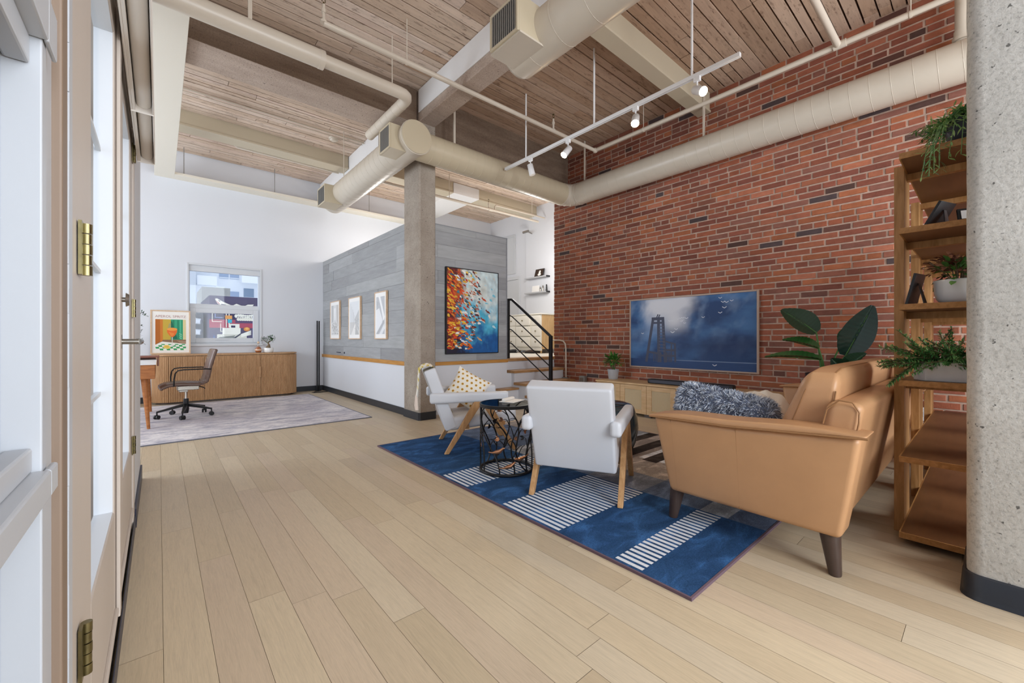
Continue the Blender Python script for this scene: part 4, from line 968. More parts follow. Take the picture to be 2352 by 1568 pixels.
for k in range(9): strip(.265, .40 + .045 * k, .318, .405 + .045 * k, .010, iron2, .0014)
for u0, v0 in ((.252, .235), (.268, .24)): strip(u0 - .006, v0 + .035, u0 + .006, v0 - .01, .018, iron)
def bird(u, v, s_):
    for sg in (-1, 1): strip(u, v, u + sg * .012 * s_, v - .014 * s_, .006 * s_, lin('#dfe3ea'), .0016)
for u, v, s_ in ((.115, .51, 1), (.385, .50, 1.4), (.415, .455, 1.2), (.36, .335, 1), (.385, .33, .8), (.43, .31, .8), (.45, .30, 1), (.465, .33, .8), (.47, .295, 1), (.50, .305, 1.2), (.46, .345, .9), (.485, .37, .9), (.63, .30, 1), (.755, .055, 1), (.775, .11, 1.2), (.80, .115, 1.2), (.835, .10, 1), (.785, .185, 1.3), (.755, .25, 1.2), (.715, .945, 1.3)): bird(u, v, s_)
obj('screen', mb, 'screen', tv, world=True)

# ------------------------------------------------------------------ plants
def leafcol(*cs): return [lin(c) for c in cs]
G1 = leafcol('#3f7a2c', '#55913c', '#2f5f26', '#6aa349', '#447f33')
def bush(parent, name, c, rad, n, L, w, cols, up=.4, seed=1, m='leaf', curl=(.2, .9), zsq=1.0):
    random.seed(seed); mb = MB()
    for k in range(n):
        d = V(U(-1, 1), U(-1, 1), U(-.5, 1)).normalized(); p = V(*c) + V(d.x * rad, d.y * rad, d.z * rad * zsq) * U(.2, 1); mb.blade(p, d + V(U(-.5, .5), U(-.5, .5), up * U(0, 1)), V(U(-.3, .3), U(-.3, .3), 1), L * U(.6, 1.2), w * U(.7, 1.2), U(*curl), 3, random.choice(cols))
    return obj(name, mb, m, parent)
def pot(parent, prof, m='ceramic', soil=None, name='pot', n=32):
    o = obj(name, MB().lathe(prof, n=n), m, parent)
    if soil: obj('soil', MB().lathe([(0, soil[1] - .01), (soil[0], soil[1] - .01), (soil[0], soil[1]), (0, soil[1] + .004)], n=24), 'soil', parent)
    return o
p = thing('potted_plant', 'small leafy green plant in a grey pot on the end of the oak console', 'plant', (5.40, 3.84, .471))
pot(p, [(0, 0), (.066, 0), (.070, .006), (.088, .15), (.088, .155), (.082, .155), (.078, .13), (0, .13)], 'greypot', (.079, .14))
mb = MB(); random.seed(2)
for k in range(14): a = U(0, 6.3); mb.tube([(.02 * cos(a), .02 * sin(a), .14), (.05 * cos(a), .05 * sin(a), .24), (.08 * cos(a), .08 * sin(a), U(.26, .33))], .004, 5)
obj('stems', mb, 'barkbrown', p); bush(p, 'foliage', (0, 0, .285), .135, 300, .07, .026, G1, .6, 5, zsq=.8)
# bird of paradise
p = thing('bird_of_paradise_plant', 'tall plant with big glossy paddle leaves behind the far sofa arm by the brick wall', 'plant', (5.28, 1.10, 0))
pot(p, [(0, 0), (.13, 0), (.14, .01), (.185, .70), (.185, .74), (.168, .74), (.165, .66), (0, .66)], 'blackplastic', (.165, .68), 'planter')
GL = [lin('#1d3d2a'), lin('#234a30'), lin('#1a3a30'), lin('#2f5a2a'), lin('#244f33')]
def paddle(base, tip, w, c, nrm, sag, root=(0, 0, .66), name='leaf'):
    O = V(5.28, 1.10, 0); b = V(*base) - O; t2 = V(*tip) - O; mb = MB(); d = t2 - b; L = d.length; d.normalize(); nrm = V(*nrm); sd = d.cross(nrm).normalized(); nn = sd.cross(d)
    def f(u, v):
        ww = w * .5 * (sin(pi * min(1, (u * .93 + .045)) ** .8)) ** .75; a = 2 * v - 1
        return b + d * (L * u) + nn * (-sag * u * u + .05 * abs(a) * ww / (w * .5) + .004 * sin(u * 70 + abs(a) * 9)) + sd * (a * ww)
    mb.grid(f, 26, 10, lambda u, v: shade(c, .9 + .25 * (abs(v - .5) < .05) + .12 * sin(u * 70)))
    lf = obj(name, mb, 'glossleaf', p)
    mb = MB(); mb.cc = lin('#4d7a3c'); r0 = V(*root); md = (r0 + b) / 2 + V(0, 0, .04); mb.tube([r0, md, b, b + d * L * .35], [.012, .009, .007, .003], 8); mb.tube([f(u, .5) - nn * .002 for u in (0, .25, .5, .75, .97)], [.006, .005, .004, .003, .001], 6)
    obj('stalk', mb, 'leaf', p); return lf
paddle((5.24, 1.18, 1.165), (5.18, 1.47, 1.44), .27, GL[0], (-.75, -.35, .55), .05, (-.03, .03, .66))
paddle((5.25, .94, .93), (5.22, .725, 1.42), .27, GL[2], (-.8, -.3, .25), .03, (.03, -.03, .66))
paddle((5.18, 1.145, 1.0), (5.10, 1.44, 1.12), .19, GL[3], (-.3, -.1, .9), .04, (-.02, 0, .66))
paddle((5.16, 1.12, .885), (5.05, 1.60, .96), .13, GL[3], (-.35, .1, .8), .07, (-.04, .02, .66))
paddle((5.2, .93, .80), (5.1, .77, .965), .15, GL[1], (-.6, -.1, .5), .02, (0, -.04, .66))
paddle((5.2, .95, .79), (5.14, 1.03, .90), .15, GL[0], (-.7, .1, .4), .02, (-.02, -.04, .66))
paddle((5.38, 1.0, 1.05), (5.45, .85, 1.25), .16, GL[1], (-.7, .1, .4), .02, (.03, .0, .66))

# ------------------------------------------------------------------ open oak bookshelf
SBZ = (.04, .445, .850, 1.255, 1.66, 2.06); SX0, SX1, SY0, SY1 = 3.0, 5.15, -.14, .312
b = thing('bookshelf', 'tall open oak bookshelf of six boards between the sofa and the concrete pillar', 'bookshelf', (SX0, SY0, 0))
SBM = ['shelfwood', mat('dark_oak_veneer', '#6a4426', .42, var=.15, vscale=5, stretch=(1, 7, 7))]
for z in SBZ:
    mb = MB(); e = .006; mb.box(SX0, SY0, z, SX0 + e, SY1, z + .03); mb.box(SX0 + e, SY1 - e, z, SX1, SY1, z + .03); mb.box(SX1, SY0, z, SX1 + e, SY1, z + .03); mb.box(SX0 + e, SY0, z, SX1, SY0 + e, z + .03)
    mb.cm = 1; mb.box(SX0 + e, SY0 + e, z, SX1, SY1 - e, z + .03); obj('shelf_board', mb, SBM, b, world=True)
for x in (3.21, 4.0, 4.895):
    for y0, y1 in ((SY1 + .0005, SY1 + .043), (SY0 - .043, SY0 - .0005)):
        mb = MB(); mb.box(x, y0, 0, x + .24, y1, 2.085 if x < 3.5 else 2.05); obj('upright', mb, 'postwood', b, world=True, bevel=.002)
    for z in SBZ[1:]:
        mb = MB(); mb.box(x + .10, SY0, z - .038, x + .14, SY1, z - .0005); obj('crossbar', mb, 'postwood', b, world=True)
# plants and frames on it
random.seed(15)
p = thing('trailing_plant', 'trailing green plant in a dark pot on top of the oak bookshelf', 'plant', (3.13, .06, 2.0905))
pot(p, [(0, 0), (.07, 0), (.075, .005), (.10, .12), (.10, .13), (.09, .13), (.088, .11), (0, .11)], 'darkpot', (.088, .115))
mb = MB(); st_ = MB(); cs = leafcol('#7aa462', '#649558', '#a3c279', '#578767', '#89b271', '#acc886')
for k in range(80):
    a = U(0, 2 * pi); d = V(cos(a), sin(a), 0); drop = k % 3 == 0; r1 = U(.12, .20); P = [V(0, 0, .115), d * .07 + V(0, 0, .15), d * r1 + V(0, 0, U(.06, .16))]
    if k < 12: d = V(-1, U(-.9, 1.2), 0).normalized(); P = [V(0, 0, .115), d * .08 + V(0, 0, .15), d * .16 + V(0, 0, .09), d * .20 + V(0, 0, -.02), d * U(.20, .23) + V(0, 0, -U(.08, .21))]
    N = 14
    for i in range(N):
        u = i / (N - 1) * (len(P) - 1); j = min(int(u), len(P) - 2); q = P[j].lerp(P[j + 1], u - j); tg = (P[j + 1] - P[j]).normalized()
        if i > 2:
            for sg in (-1, 1): mb.blade(q, tg * .5 + V(U(-1, 1), U(-1, 1), U(-.4, .5)) * 1.1, V(0, 0, 1), U(.032, .055), .008, U(-.6, .9), 3, random.choice(cs))
    st_.tube(P, .0018, 5)
obj('stems', st_, 'leaf', p).data.materials[0] = mat('stem_green', '#6d8f55', .6); obj('foliage', mb, 'leaf', p)
def photo_frame(name, label, loc, rz, w, h, lean=.18, back='blackplastic', edge='greypot'):
    f = thing(name, label, 'picture frame', loc, rz); M_ = Matrix.Rotation(-lean, 3, 'X')
    mb = MB(); mb.box(-w / 2, 0, 0, w / 2, .012, h); mb.xf(M_); obj('frame', mb, back, f, bevel=.001)
    mb = MB(); mb.box(-w / 2 + .012, -.002, .012, w / 2 - .012, -.0005, h - .012); mb.xf(M_); obj('picture', mb, edge, f)
    mb = MB(); mb.hexa([M_ @ V(-.02, .0125, 0) + V(0, .05, .004), M_ @ V(.02, .0125, 0) + V(0, .05, .004), M_ @ V(.02, .0125, 0) + V(0, .055, .004), M_ @ V(-.02, .0125, 0) + V(0, .055, .004), M_ @ V(-.012, .0125, h * .7), M_ @ V(.012, .0125, h * .7), M_ @ V(.012, .016, h * .7), M_ @ V(-.012, .016, h * .7)]); obj('easel_leg', mb, back, f)
    return f
photo_frame('photo_frame', 'black photo frame seen from behind on the second bookshelf board from the top', (3.12, .20, 1.6968), radians(160), .14, .13, .5)
photo_frame('photo_frame', 'small silver-edged photo frame beside the black one on the upper bookshelf board', (3.08, .06, 1.6945), radians(-70), .08, .07, .3, 'blackplastic', 'paper')
photo_frame('photo_frame', 'dark photo frame leaning behind the white ceramic pot on the bookshelf', (3.15, .285, 1.2885), radians(168), .13, .17, .22)
p = thing('potted_plant', 'dried reddish plant in a white ceramic pot on the bookshelf', 'plant', (3.2, .10, 1.2855))
pot(p, [(0, 0), (.066, 0), (.085, .025), (.094, .06), (.096, .11), (.10, .12), (.098, .125), (.09, .12), (.088, .105), (0, .105)], 'ceramic', (.088, .108))
bush(p, 'dry_flowers', (0, 0, .20), .13, 240, .032, .02, leafcol('#8a5a48', '#6d4436', '#a4745c', '#7b4f40'), .4, 8, zsq=.5)
bush(p, 'foliage', (-.02, .01, .16), .085, 60, .07, .028, leafcol('#4f7d38', '#3f6a2f', '#77a04f'), .7, 9)
mb = MB(); random.seed(5)
for k in range(16): a = U(0, 6.3); r_ = U(.05, .12); mb.tube([(.02 * cos(a), .02 * sin(a), .11), (.5 * r_ * cos(a), .5 * r_ * sin(a), .17), (r_ * cos(a), r_ * sin(a), U(.19, .25))], .0025, 5)
obj('stems', mb, 'barkbrown', p)
bx = thing('trinket_box', 'small white box beside the ceramic pot on the bookshelf near the pillar', 'box', (3.08, -.02, 1.2855)); obj('body', MB().box(-.04, -.03, 0, .04, .03, .02), 'ceramic', bx, bevel=.002); obj('lid', MB().box(-.042, -.032, .0205, .042, .032, .03), 'ceramic', bx, bevel=.002)
p = thing('pine_arrangement', 'artificial pine sprigs and cones in a white hexagonal planter on the bookshelf', 'plant', (3.10, .13, .8805))
hx = [(.0, .135), (-.065, .085), (-.065, -.085), (.0, -.135), (.065, -.085), (.065, .085)]
mb = MB(); mb.prism([(x, y, 0) for x, y in hx], (0, 0, .10)); obj('planter', mb, 'concpot', p, bevel=.003)
obj('moss', MB().prism([(x * .88, y * .88, .1005) for x, y in hx], (0, 0, .01)), 'soil', p)
random.seed(12); mb = MB(); cs = leafcol('#5a9a52', '#468447', '#7cb56c', '#97c583', '#3f7a46'); br = MB()
for k in range(76):
    a = U(0, 2 * pi); d = V(.75 * cos(a), sin(a), U(-.1, 1.0)).normalized(); o = V(U(-.03, .03), U(-.09, .09), .10)
    if d.y > .25 or d.y < -.6: d.x = -abs(d.x)
    if k < 5: d = V(-.25, 1, U(-.1, .25)).normalized(); o = V(-.02, .08, .11)
    if k in (5, 6, 7): d = V(-.4, .7, -.6).normalized(); o = V(-.05, .10, .11)
    L = U(.15, .22) + .06 * max(0, d.z); P = [o + d * (L * i / 5) + V(0, 0, -.03 * (i / 5) ** 2) for i in range(6)]; br.tube(P, .003, 5)
    for i in range(84):
        u = i / 83; q = P[0].lerp(P[-1], .12 + .9 * u); side = V(U(-1, 1), U(-1, 1), U(-1, 1)); mb.blade(q, d * .9 + side.normalized() * .9, V(.1, .2, 1), U(.024, .036) * (1.15 - .5 * u), .0062, .3, 2, random.choice(cs))
obj('twigs', br, 'barkbrown', p); obj('needles', mb, 'leaf', p)
for q in ((-.03, .05, .155), (-.02, -.03, .165), (.02, .10, .15)):
    mb = MB(); mb.ball(q, (.018, .018, .022), 10, 7)
    for i in range(40): a = i * 2.4; z = -.02 + .04 * i / 40; r_ = .018 * sqrt(max(0, 1 - (z / .023) ** 2)); mb.blade((q[0] + r_ * cos(a), q[1] + r_ * sin(a), q[2] + z), (cos(a), sin(a), .6), (0, 0, 1), .012, .011, .4, 2)
    obj('pine_cone', mb, mat('pine_cone_brown', '#6e4630', .8), p)
ot = thing('wall_outlet', 'small white outlet box low on the bricks behind the bookshelf', 'outlet', (BX - .012, .43, .30)); obj('box', MB().box(-.03, -.04, 0, .004, .04, .13), 'whiteplastic', ot, bevel=.006); obj('pipe', MB().cyl((-.008, 0, -.30), (-.008, 0, 0), .011, n=10), 'whiteplastic', ot); obj('socket', MB().box(-.0325, -.018, .04, -.0295, .018, .09), 'greypot', ot)

# ------------------------------------------------------------------ electrical bits at the corner of the brick wall
c = thing('conduit_pipe', 'bent cream conduit running down the end of the brick wall to a red-marked box', 'pipe', (BX - .02, 5.05, .3))
mb = MB(); mb.tube([(BX - .022, 5.40, 1.075), (BX - .022, 5.20, 1.075), (BX - .022, 5.12, 1.06), (BX - .022, 5.07, 1.01), (BX - .022, 5.055, .93), (BX - .022, 5.05, .40)], .014, 10); mb.cyl((BX - .022, 5.053, .70), (BX - .022, 5.053, .73), .02, n=10); obj('pipe', mb, 'pipe', c, world=True)
mb = MB(); mb.box(BX - .06, 5.0, .32, BX - .004, 5.11, .40); jb = obj('junction_box', mb, 'grille', c, world=True, bevel=.004); mb = MB(); mb.box(BX - .063, 5.03, .335, BX - .0605, 5.075, .375); obj('marker', mb, mat('red_mark', '#b4483c', .5), jb, world=True)
c = thing('power_box', 'grey metal power outlet box on a short pipe left of the oak console', 'outlet', (5.60, 4.62, 0))
mb = MB(); mb.box(5.575, 4.56, .315, 5.65, 4.68, .455); obj('box', mb, 'grille', c, world=True, bevel=.006); mb = MB(); mb.cyl((5.615, 4.62, 0), (5.615, 4.62, .32), .018, n=12); obj('pipe', mb, 'pipe', c, world=True); mb = MB(); mb.box(5.571, 4.585, .35, 5.5745, 4.655, .425); obj('cover', mb, 'steel', c, world=True)

# ------------------------------------------------------------------ pictures on the partition
fp = thing('painting', 'tall abstract painting of a red and orange fish shoal in blue water', 'painting', (3.665, PYF - .03, .875))
PW, PH = .98, 1.285
mb = MB(); f = .012
for a in ((-PW / 2, -PW / 2 + f, 0, PH), (PW / 2 - f, PW / 2, 0, PH), (-PW / 2 + f, PW / 2 - f, 0, f), (-PW / 2 + f, PW / 2 - f, PH - f, PH)): mb.box(a[0], -.012, a[2], a[1], .022, a[3])
obj('frame', mb, 'blackplastic', fp)
mb = MB(); w_, h_ = PW - 2 * f, PH - 2 * f
def cv(u, v, e=0): return (-w_ / 2 + u * w_, -.006 - e, f + (1 - v) * h_)
def bg(u, v):
    n = fbm(u * 5, v * 5, 2.2, 5); m = fbm(u * 14, v * 14, 4.2, 3); top = mixc(lin('#d9d4c4'), lin('#c8dce0'), min(1, u + .3 * n)); midc = lin('#4fb4d4'); low = lin('#155a9c'); deep = lin('#101a3c')
    k = v + .22 * n - .15 * u + .04; c = mixc(top, midc, min(1, max(0, (k - .30) / .25))); c = mixc(c, low, min(1, max(0, (k - .60) / .18))); c = mixc(c, deep, min(1, max(0, (k - .86 + (.35 - u) * .5) / .15)))
    hot = max(0, 1 - (u + .12 * n + .08 * m) / (.26 + .12 * (v < .4))) * (v < .9); c = mixc(c, lin('#7c1f10') if n > -.05 else lin('#b8561a'), min(1, hot * 2.4))
    if u < .2 + .2 * n: c = mixc(c, lin('#24101c'), .55)
    return shade(c, 1 + .25 * m)
mb.grid(lambda u, v: cv(u, v), 70, 92, bg, smooth=False); random.seed(31)
hot = leafcol('#c8371a', '#e2641c', '#ef8f25', '#f2b22c', '#a82a14', '#d94a1c', '#f0c542'); cool = leafcol('#2a4a55', '#e9eef0', '#3f7f90', '#6b2320', '#f4efe6', '#27566e', '#c9622e')
def dab(u, v, L, W_, an, c, e):
    P = []
    for k in range(12):
        a = 2 * pi * k / 12; x = L * cos(a); y = W_ * sin(a) * (1.15 if cos(a) < 0 else .75); P.append(cv(u + (x * cos(an) - y * sin(an)) / w_, v + (x * sin(an) + y * cos(an)) / h_, e))
    if all(-w_ / 2 < q[0] < w_ / 2 and f < q[2] < PH - f for q in P): mb.poly(P[::-1], c)
e = .0004
for k in range(560):
    v = R() ** .9 * .95; lim = (.62 if v < .55 else .62 - .5 * (v - .55)); u = R() ** 1.7 * lim + .02; warm = R() < 1.05 - u * 1.7
    dab(u, v, U(.018, .038) * (1.25 - .5 * u), U(.008, .017), U(.2, .95) if v < .6 else U(-.2, .4), shade(random.choice(hot if warm else cool), U(.75, 1.1)), e); e += .000002
for k in range(26):
    u, v = U(.35, .92), U(.05, .75); dab(u, v, U(.02, .05), U(.008, .02), U(0, 1.2), random.choice(leafcol('#f1ece0', '#bfe0e8', '#7cc6da', '#d8c9b8')), e); e += .000002
for u, v, c in ((.62, .27, '#8c3a1e'), (.72, .35, '#c8441c'), (.80, .50, '#7a2a1e'), (.70, .60, '#a03a1c'), (.55, .19, '#b5502c'), (.45, .93, '#e0641c'), (.35, .905, '#e8761f'), (.63, .84, '#d9a06a'), (.30, .86, '#dfe9f4'), (.45, .84, '#cfe0f0'), (.42, .90, '#e8701c')):
    dab(u, v, .042, .015, .45, lin(c), e); dab(u - .045, v - .022, .016, .013, .9, lin(c), e)
obj('canvas', mb, 'paint', fp)
random.seed(44)
def framed_print(label, y, w, h, kind):
    p = thing('framed_print', label, 'framed print', (PXL - .002, y, 1.095), 0, 'framed prints on the grey partition')
    mb = MB(); b = .016
    for a in ((-w / 2, -w / 2 + b, 0, h), (w / 2 - b, w / 2, 0, h), (-w / 2 + b, w / 2 - b, 0, b), (-w / 2 + b, w / 2 - b, h - b, h)): mb.box(-.032, a[0], a[2], 0, a[1], a[3])
    obj('frame', mb, 'framewood', p, bevel=.002)
    mb = MB(); mb.cc = lin('#f1f0ee'); mb.box(-.024, -w / 2 + b, b, -.003, w / 2 - b, h - b)
    iw, ih = w - 2 * b - .10, h - 2 * b - .13
    def P(u, v, e=0): return (-.0242 - e, iw / 2 - u * iw, .016 + .065 + (1 - v) * ih)     # left edge as faced is the +Y side
    def q(pts, c, e): EE[0] += 2e-6; e += EE[0] - 3e-4; mb.poly([P(u, v, e) for u, v in pts], mixc(lin(c), lin('#eeeeee'), .45))
    if kind == 0:
        q(((0, 0), (1, 0), (1, 1), (0, 1)), '#c9cac9', .0002); q(((0, 0), (.3, 0), (.26, .55), (0, .6)), '#8d908f', .0004); q(((.7, 0), (1, 0), (1, .8), (.78, .5)), '#a39d94', .0004); q(((.36, .1), (.62, .1), (.58, .5), (.42, .5)), '#e9eaea', .0004); q(((.05, .75), (.6, .55), (.9, .7), (.5, .95)), '#b0afab', .0004)
        for k in range(40): a, c = U(.05, .9), U(.6, .95); q(((a, c), (a + .1, c - .02), (a + .12, c + .02), (a + .02, c + .03)), random.choice(('#6f716f', '#dcdcda', '#8f8f8c', '#54575a')), .0006 + k * 1e-6)
    elif kind == 1:
        q(((0, 0), (1, 0), (1, .62), (0, .62)), '#d6dbe0', .0002); q(((0, .62), (1, .62), (1, 1), (0, 1)), '#b9b7b2', .0002)
        for k, x in enumerate((.08, .2, .32, .42, .5)): q(((x, .05 + .09 * k), (x + .03, .05 + .09 * k), (x + .03, .8), (x, .8)), '#8d9094', .0004)
        q(((.5, .55), (1, .25), (1, .9), (.7, .75)), '#94989a', .0004); q(((.15, 1), (.55, .68), (.62, .7), (.6, 1)), '#e6e3dd', .0004); q(((.6, 1), (.64, .72), (1, 1)), '#807f7c', .0005)
        for k in range(26): a, c = U(.5, .95), U(.5, .85); q(((a, c), (a + .06, c - .03), (a + .07, c + .02)), random.choice(('#6d7275', '#c3c5c6', '#a9a59d')), .0006 + k * 1e-6)
    else:
        q(((0, 0), (1, 0), (1, 1), (0, 1)), '#8e949f', .0002); q(((.25, 0), (.5, .0), (1, .55), (.85, .7), (.55, .28)), '#eef0f2', .0004); q(((0, .35), (.35, .3), (.75, .62), (.65, .8), (0, .98)), '#e4e7ec', .0004); q(((0, .98), (.9, .62), (.95, .7), (.2, 1)), '#6f757f', .0005); q(((.35, 1), (.95, .72), (1, .85), (.7, 1)), '#d9dde2', .0005); q(((0, .1), (.3, .15), (.1, .32)), '#757b86', .0004)
    obj('print', mb, 'print', p, bevel=0); return p
framed_print('framed street photograph, leftmost of three prints on the grey partition', 8.50, .56, .755, 0)
framed_print('framed misty skyline photograph, middle of three prints on the grey partition', 7.425, .58, .755, 1)
framed_print('framed abstract architecture photograph, print nearest the concrete column', 6.28, .455, .755, 2)
wc = thing('cut_mark', 'tiny dark cut mark on the grey partition above the ledge', 'mark', (PXL - .003, 8.35, .83)); mb = MB(); mb.box(-.012, -.12, .0, .002, .10, .012); obj('bar', mb, 'navy', wc); obj('short_mark', MB().box(-.012, -.35, -.01, .002, -.335, .02), 'navy', wc)  # dark slivers standing for cut marks in the panels

# ------------------------------------------------------------------ study : fluted sideboard and what stands on it
SBX0, SBX1, SBY0, SBY1, SBH = -.09, 2.105, 8.93, 9.355, .81
sb = thing('sideboard', 'long fluted oak sideboard with rounded ends under the rear window', 'sideboard', (1.0, 9.14, 0))
def outline(ins=0, n=14, r=.24):
    x0, x1, y0, y1 = SBX0 + ins, SBX1 - ins, SBY0 + ins, SBY1 - ins; r -= ins; P = [(x0, y1)]
    P += [(x0 + r - r * cos(a), y0 + r - r * sin(a)) for a in [pi / 2 * k / n for k in range(n + 1)]]; P += [(x1 - r + r * sin(a), y0 + r - r * cos(a)) for a in [pi / 2 * k / n for k in range(n + 1)]]; P.append((x1, y1)); return P
o_ = outline(); seg = [V(*p, 0) for p in o_]; dist = [0]
for a, b in zip(seg, seg[1:]): dist.append(dist[-1] + (b - a).length)
def at(s_):
    s_ = max(0, min(dist[-1], s_))
    for k in range(len(seg) - 1):
        if s_ <= dist[k + 1] + 1e-9:
            d = (seg[k + 1] - seg[k]); return seg[k].lerp(seg[k + 1], (s_ - dist[k]) / max(1e-9, dist[k + 1] - dist[k])), V(d.y, -d.x, 0).normalized()
mb = MB(); mb.prism([(x, y, .03) for x, y in outline(.03)], (0, 0, SBH - .03)); obj('carcass', mb, 'sidewood', sb, world=True)
mb = MB(); mb.prism([(x, y, 0) for x, y in outline(.05)], (0, 0, .03)); obj('plinth', mb, 'legwood', sb, world=True)
mb = MB(); mb.prism([(x, y, SBH + .001) for x, y in outline(-.01, r=.25)], (0, 0, .027)); obj('top', mb, 'sidewood', sb, world=True, bevel=.004)
def s_of_x(x): return dist[15] + (x - seg[15].x)
cuts = [0, s_of_x(.122), s_of_x(.60), s_of_x(1.457), dist[-1]]
for a, b in zip(cuts, cuts[1:]):
    a += .003; b -= .003; n = max(3, round((b - a) / .0225)); mb = MB(); mb.cs = False; O = []; I = []
    for k in range(n * 6 + 1):
        s_ = a + (b - a) * k / (n * 6); p, nn = at(s_); ph = abs(sin(pi * k / 6)); O.append(p + nn * (.010 * ph ** .6 - .004)); I.append(p - nn * .012)
    for z0, z1 in ((.035, SBH - .012),):
        A0 = [mb.pt((p.x, p.y, z0)) for p in O]; A1 = [mb.pt((p.x, p.y, z1)) for p in O]; B0 = [mb.pt((p.x, p.y, z0)) for p in I]; B1 = [mb.pt((p.x, p.y, z1)) for p in I]
        for k in range(len(O) - 1): mb.face((A0[k], A0[k + 1], A1[k + 1], A1[k])); mb.face((A1[k], A1[k + 1], B1[k + 1], B1[k]))
        mb.face((A0[0], A1[0], B1[0], B0[0])); mb.face((A0[-1], B0[-1], B1[-1], A1[-1]))
    dr = obj('door', mb, 'sidewood', sb, world=True)
    if b < dist[-1] - .1 and b > 1.3:
        p, nn = at(b); mb = MB(); mb.box(p.x - .028, p.y - .022, .38, p.x + .0, p.y - .004, .58); obj('handle', mb, 'sidewood', dr, world=True, bevel=.003)
po = thing('framed_poster', 'framed drink poster with an orange cocktail glass leaning on the wall over the sideboard', 'framed poster', (.158, 9.25, SBH + .0285)); pw, ph = .54, .765
LE = Matrix.Rotation(radians(-7), 3, 'X')
def lean(mb): mb.xf(LE); return mb
mb = MB(); b = .022
for a in ((-pw / 2, -pw / 2 + b, 0, ph), (pw / 2 - b, pw / 2, 0, ph), (-pw / 2 + b, pw / 2 - b, 0, b), (-pw / 2 + b, pw / 2 - b, ph - b, ph)): mb.box(a[0], -.012, a[2], a[1], .014, a[3])
obj('frame', lean(mb), 'framewood', po, bevel=.002)
mb = MB(); mb.cc = lin('#f1ede6'); mb.box(-pw / 2 + b, -.004, b, pw / 2 - b, .008, ph - b); ax0, ax1, az0, az1 = -.205, .205, .065, .605
def pp(u, v, e): return (ax0 + (ax1 - ax0) * u, -.0042 - e, az1 - (az1 - az0) * v)
QE = [0.]
def pq(pts, c, e): QE[0] += 4e-6; mb.poly([pp(u, v, e + QE[0]) for u, v in pts], lin(c))
pq(((0, 0), (.24, 0), (.24, .72), (0, .82)), '#b5651f', .0002); pq(((.15, 0), (.24, 0), (.24, .68), (.16, .75)), '#cf7a2a', .0003); pq(((.24, 0), (.5, 0), (.5, .68), (.24, .68)), '#c9a93f', .0002); pq(((.5, 0), (.9, 0), (.9, .66), (.5, .66)), '#2f9a72', .0002); pq(((.9, 0), (1, 0), (1, .7), (.9, .7)), '#ddd09a', .0002); pq(((.24, .66), (1, .66), (1, .82), (0, .82)), '#8a6a4e', .00025); pq(((.68, .68), (1, .70), (1, .80), (.8, .76)), '#a98a70', .0003)
for x0, x1, c in ((.57, .60, '#1f7a58'), (.66, .68, '#4db48a'), (.73, .75, '#1c6e50'), (.80, .83, '#57bd95')): pq(((x0, .02), (x1, .02), (x1, .64), (x0, .64)), c, .0003)
for k in range(6): pq(((.77, .42 + .03 * k), (.84, .43 + .035 * k), (.88, .50 + .03 * k), (.80, .46 + .03 * k)), '#8fd0a6' if k % 2 else '#3da57c', .0004 + k * 1e-5)
pq(((.5, .06), (.54, .06), (.72, .64), (.52, .64)), '#1a6a52', .00035)
def tab(u, v): return (u, .78 + .22 * v) if False else (max(0, min(1, .5 + (u - .5) * (.8 + .5 * v))), .76 + .24 * v)
pq(((0, .82), (.22, .72), (1, .80), (1, 1), (0, 1)), '#f0efe6', .0003)
for i in range(9):
    for j in range(4):
        if (i + j) % 2 == 0:
            u0, u1, v0, v1 = i / 9, (i + 1) / 9, j / 4, (j + 1) / 4; sk = .08; pq([(max(0, min(1, u + sk * (v - .5))), max(.80 if u > .2 else .84, .775 + .225 * v)) for u, v in ((u0, v0), (u1, v0), (u1, v1), (u0, v1))], '#2fa05a', .0004)
P = [(.54 + .17 * cos(2 * pi * k / 24), .32 + .05 * sin(2 * pi * k / 24)) for k in range(24)]
pq([(.37, .30), (.38, .42), (.45, .52), (.53, .58), (.56, .58), (.64, .52), (.70, .42), (.71, .30)], '#e8702a', .0006); pq(P, '#f3a24a', .0007); pq([(.40, .30), (.44, .13), (.5, .12), (.48, .3)], '#a7a06a', .0006); pq([(.42, .40), (.50, .53), (.55, .55), (.62, .46), (.55, .44)], '#f08b3c', .0008)
pq([(.53, .58), (.56, .58), (.555, .82), (.535, .82)], '#d9d8cc', .0006); pq([(.46, .84), (.545, .80), (.63, .84), (.545, .87)], '#e4e4da', .0007); pq([(.24, .90), (.30, .83), (.42, .83), (.50, .91), (.40, .96), (.28, .93)], '#f0d169', .0008); pq([(.28, .90), (.33, .85), (.42, .87), (.44, .92)], '#e4b94a', .0009)
obj('print', lean(mb), 'print', po)
rotm = LE @ Matrix.Rotation(radians(90), 3, 'X')
tx = text_mesh('APEROL SPRITZ', .060, LE @ V(0, -.0052, .655), rotm, mat('poster_lettering', '#b98f8b', .7), 'lettering', po)
bt_ = thing('liquor_bottle', 'round glass bottle of amber liquor on the sideboard before the window corner', 'bottle', (1.432, 9.05, SBH + .0285))
obj('glass', MB().lathe([(0, 0), (.04, 0), (.056, .03), (.058, .055), (.05, .085), (.03, .115), (.016, .13), (.015, .165), (.018, .168), (.018, .175), (0, .175)], n=24), 'clearglass', bt_)
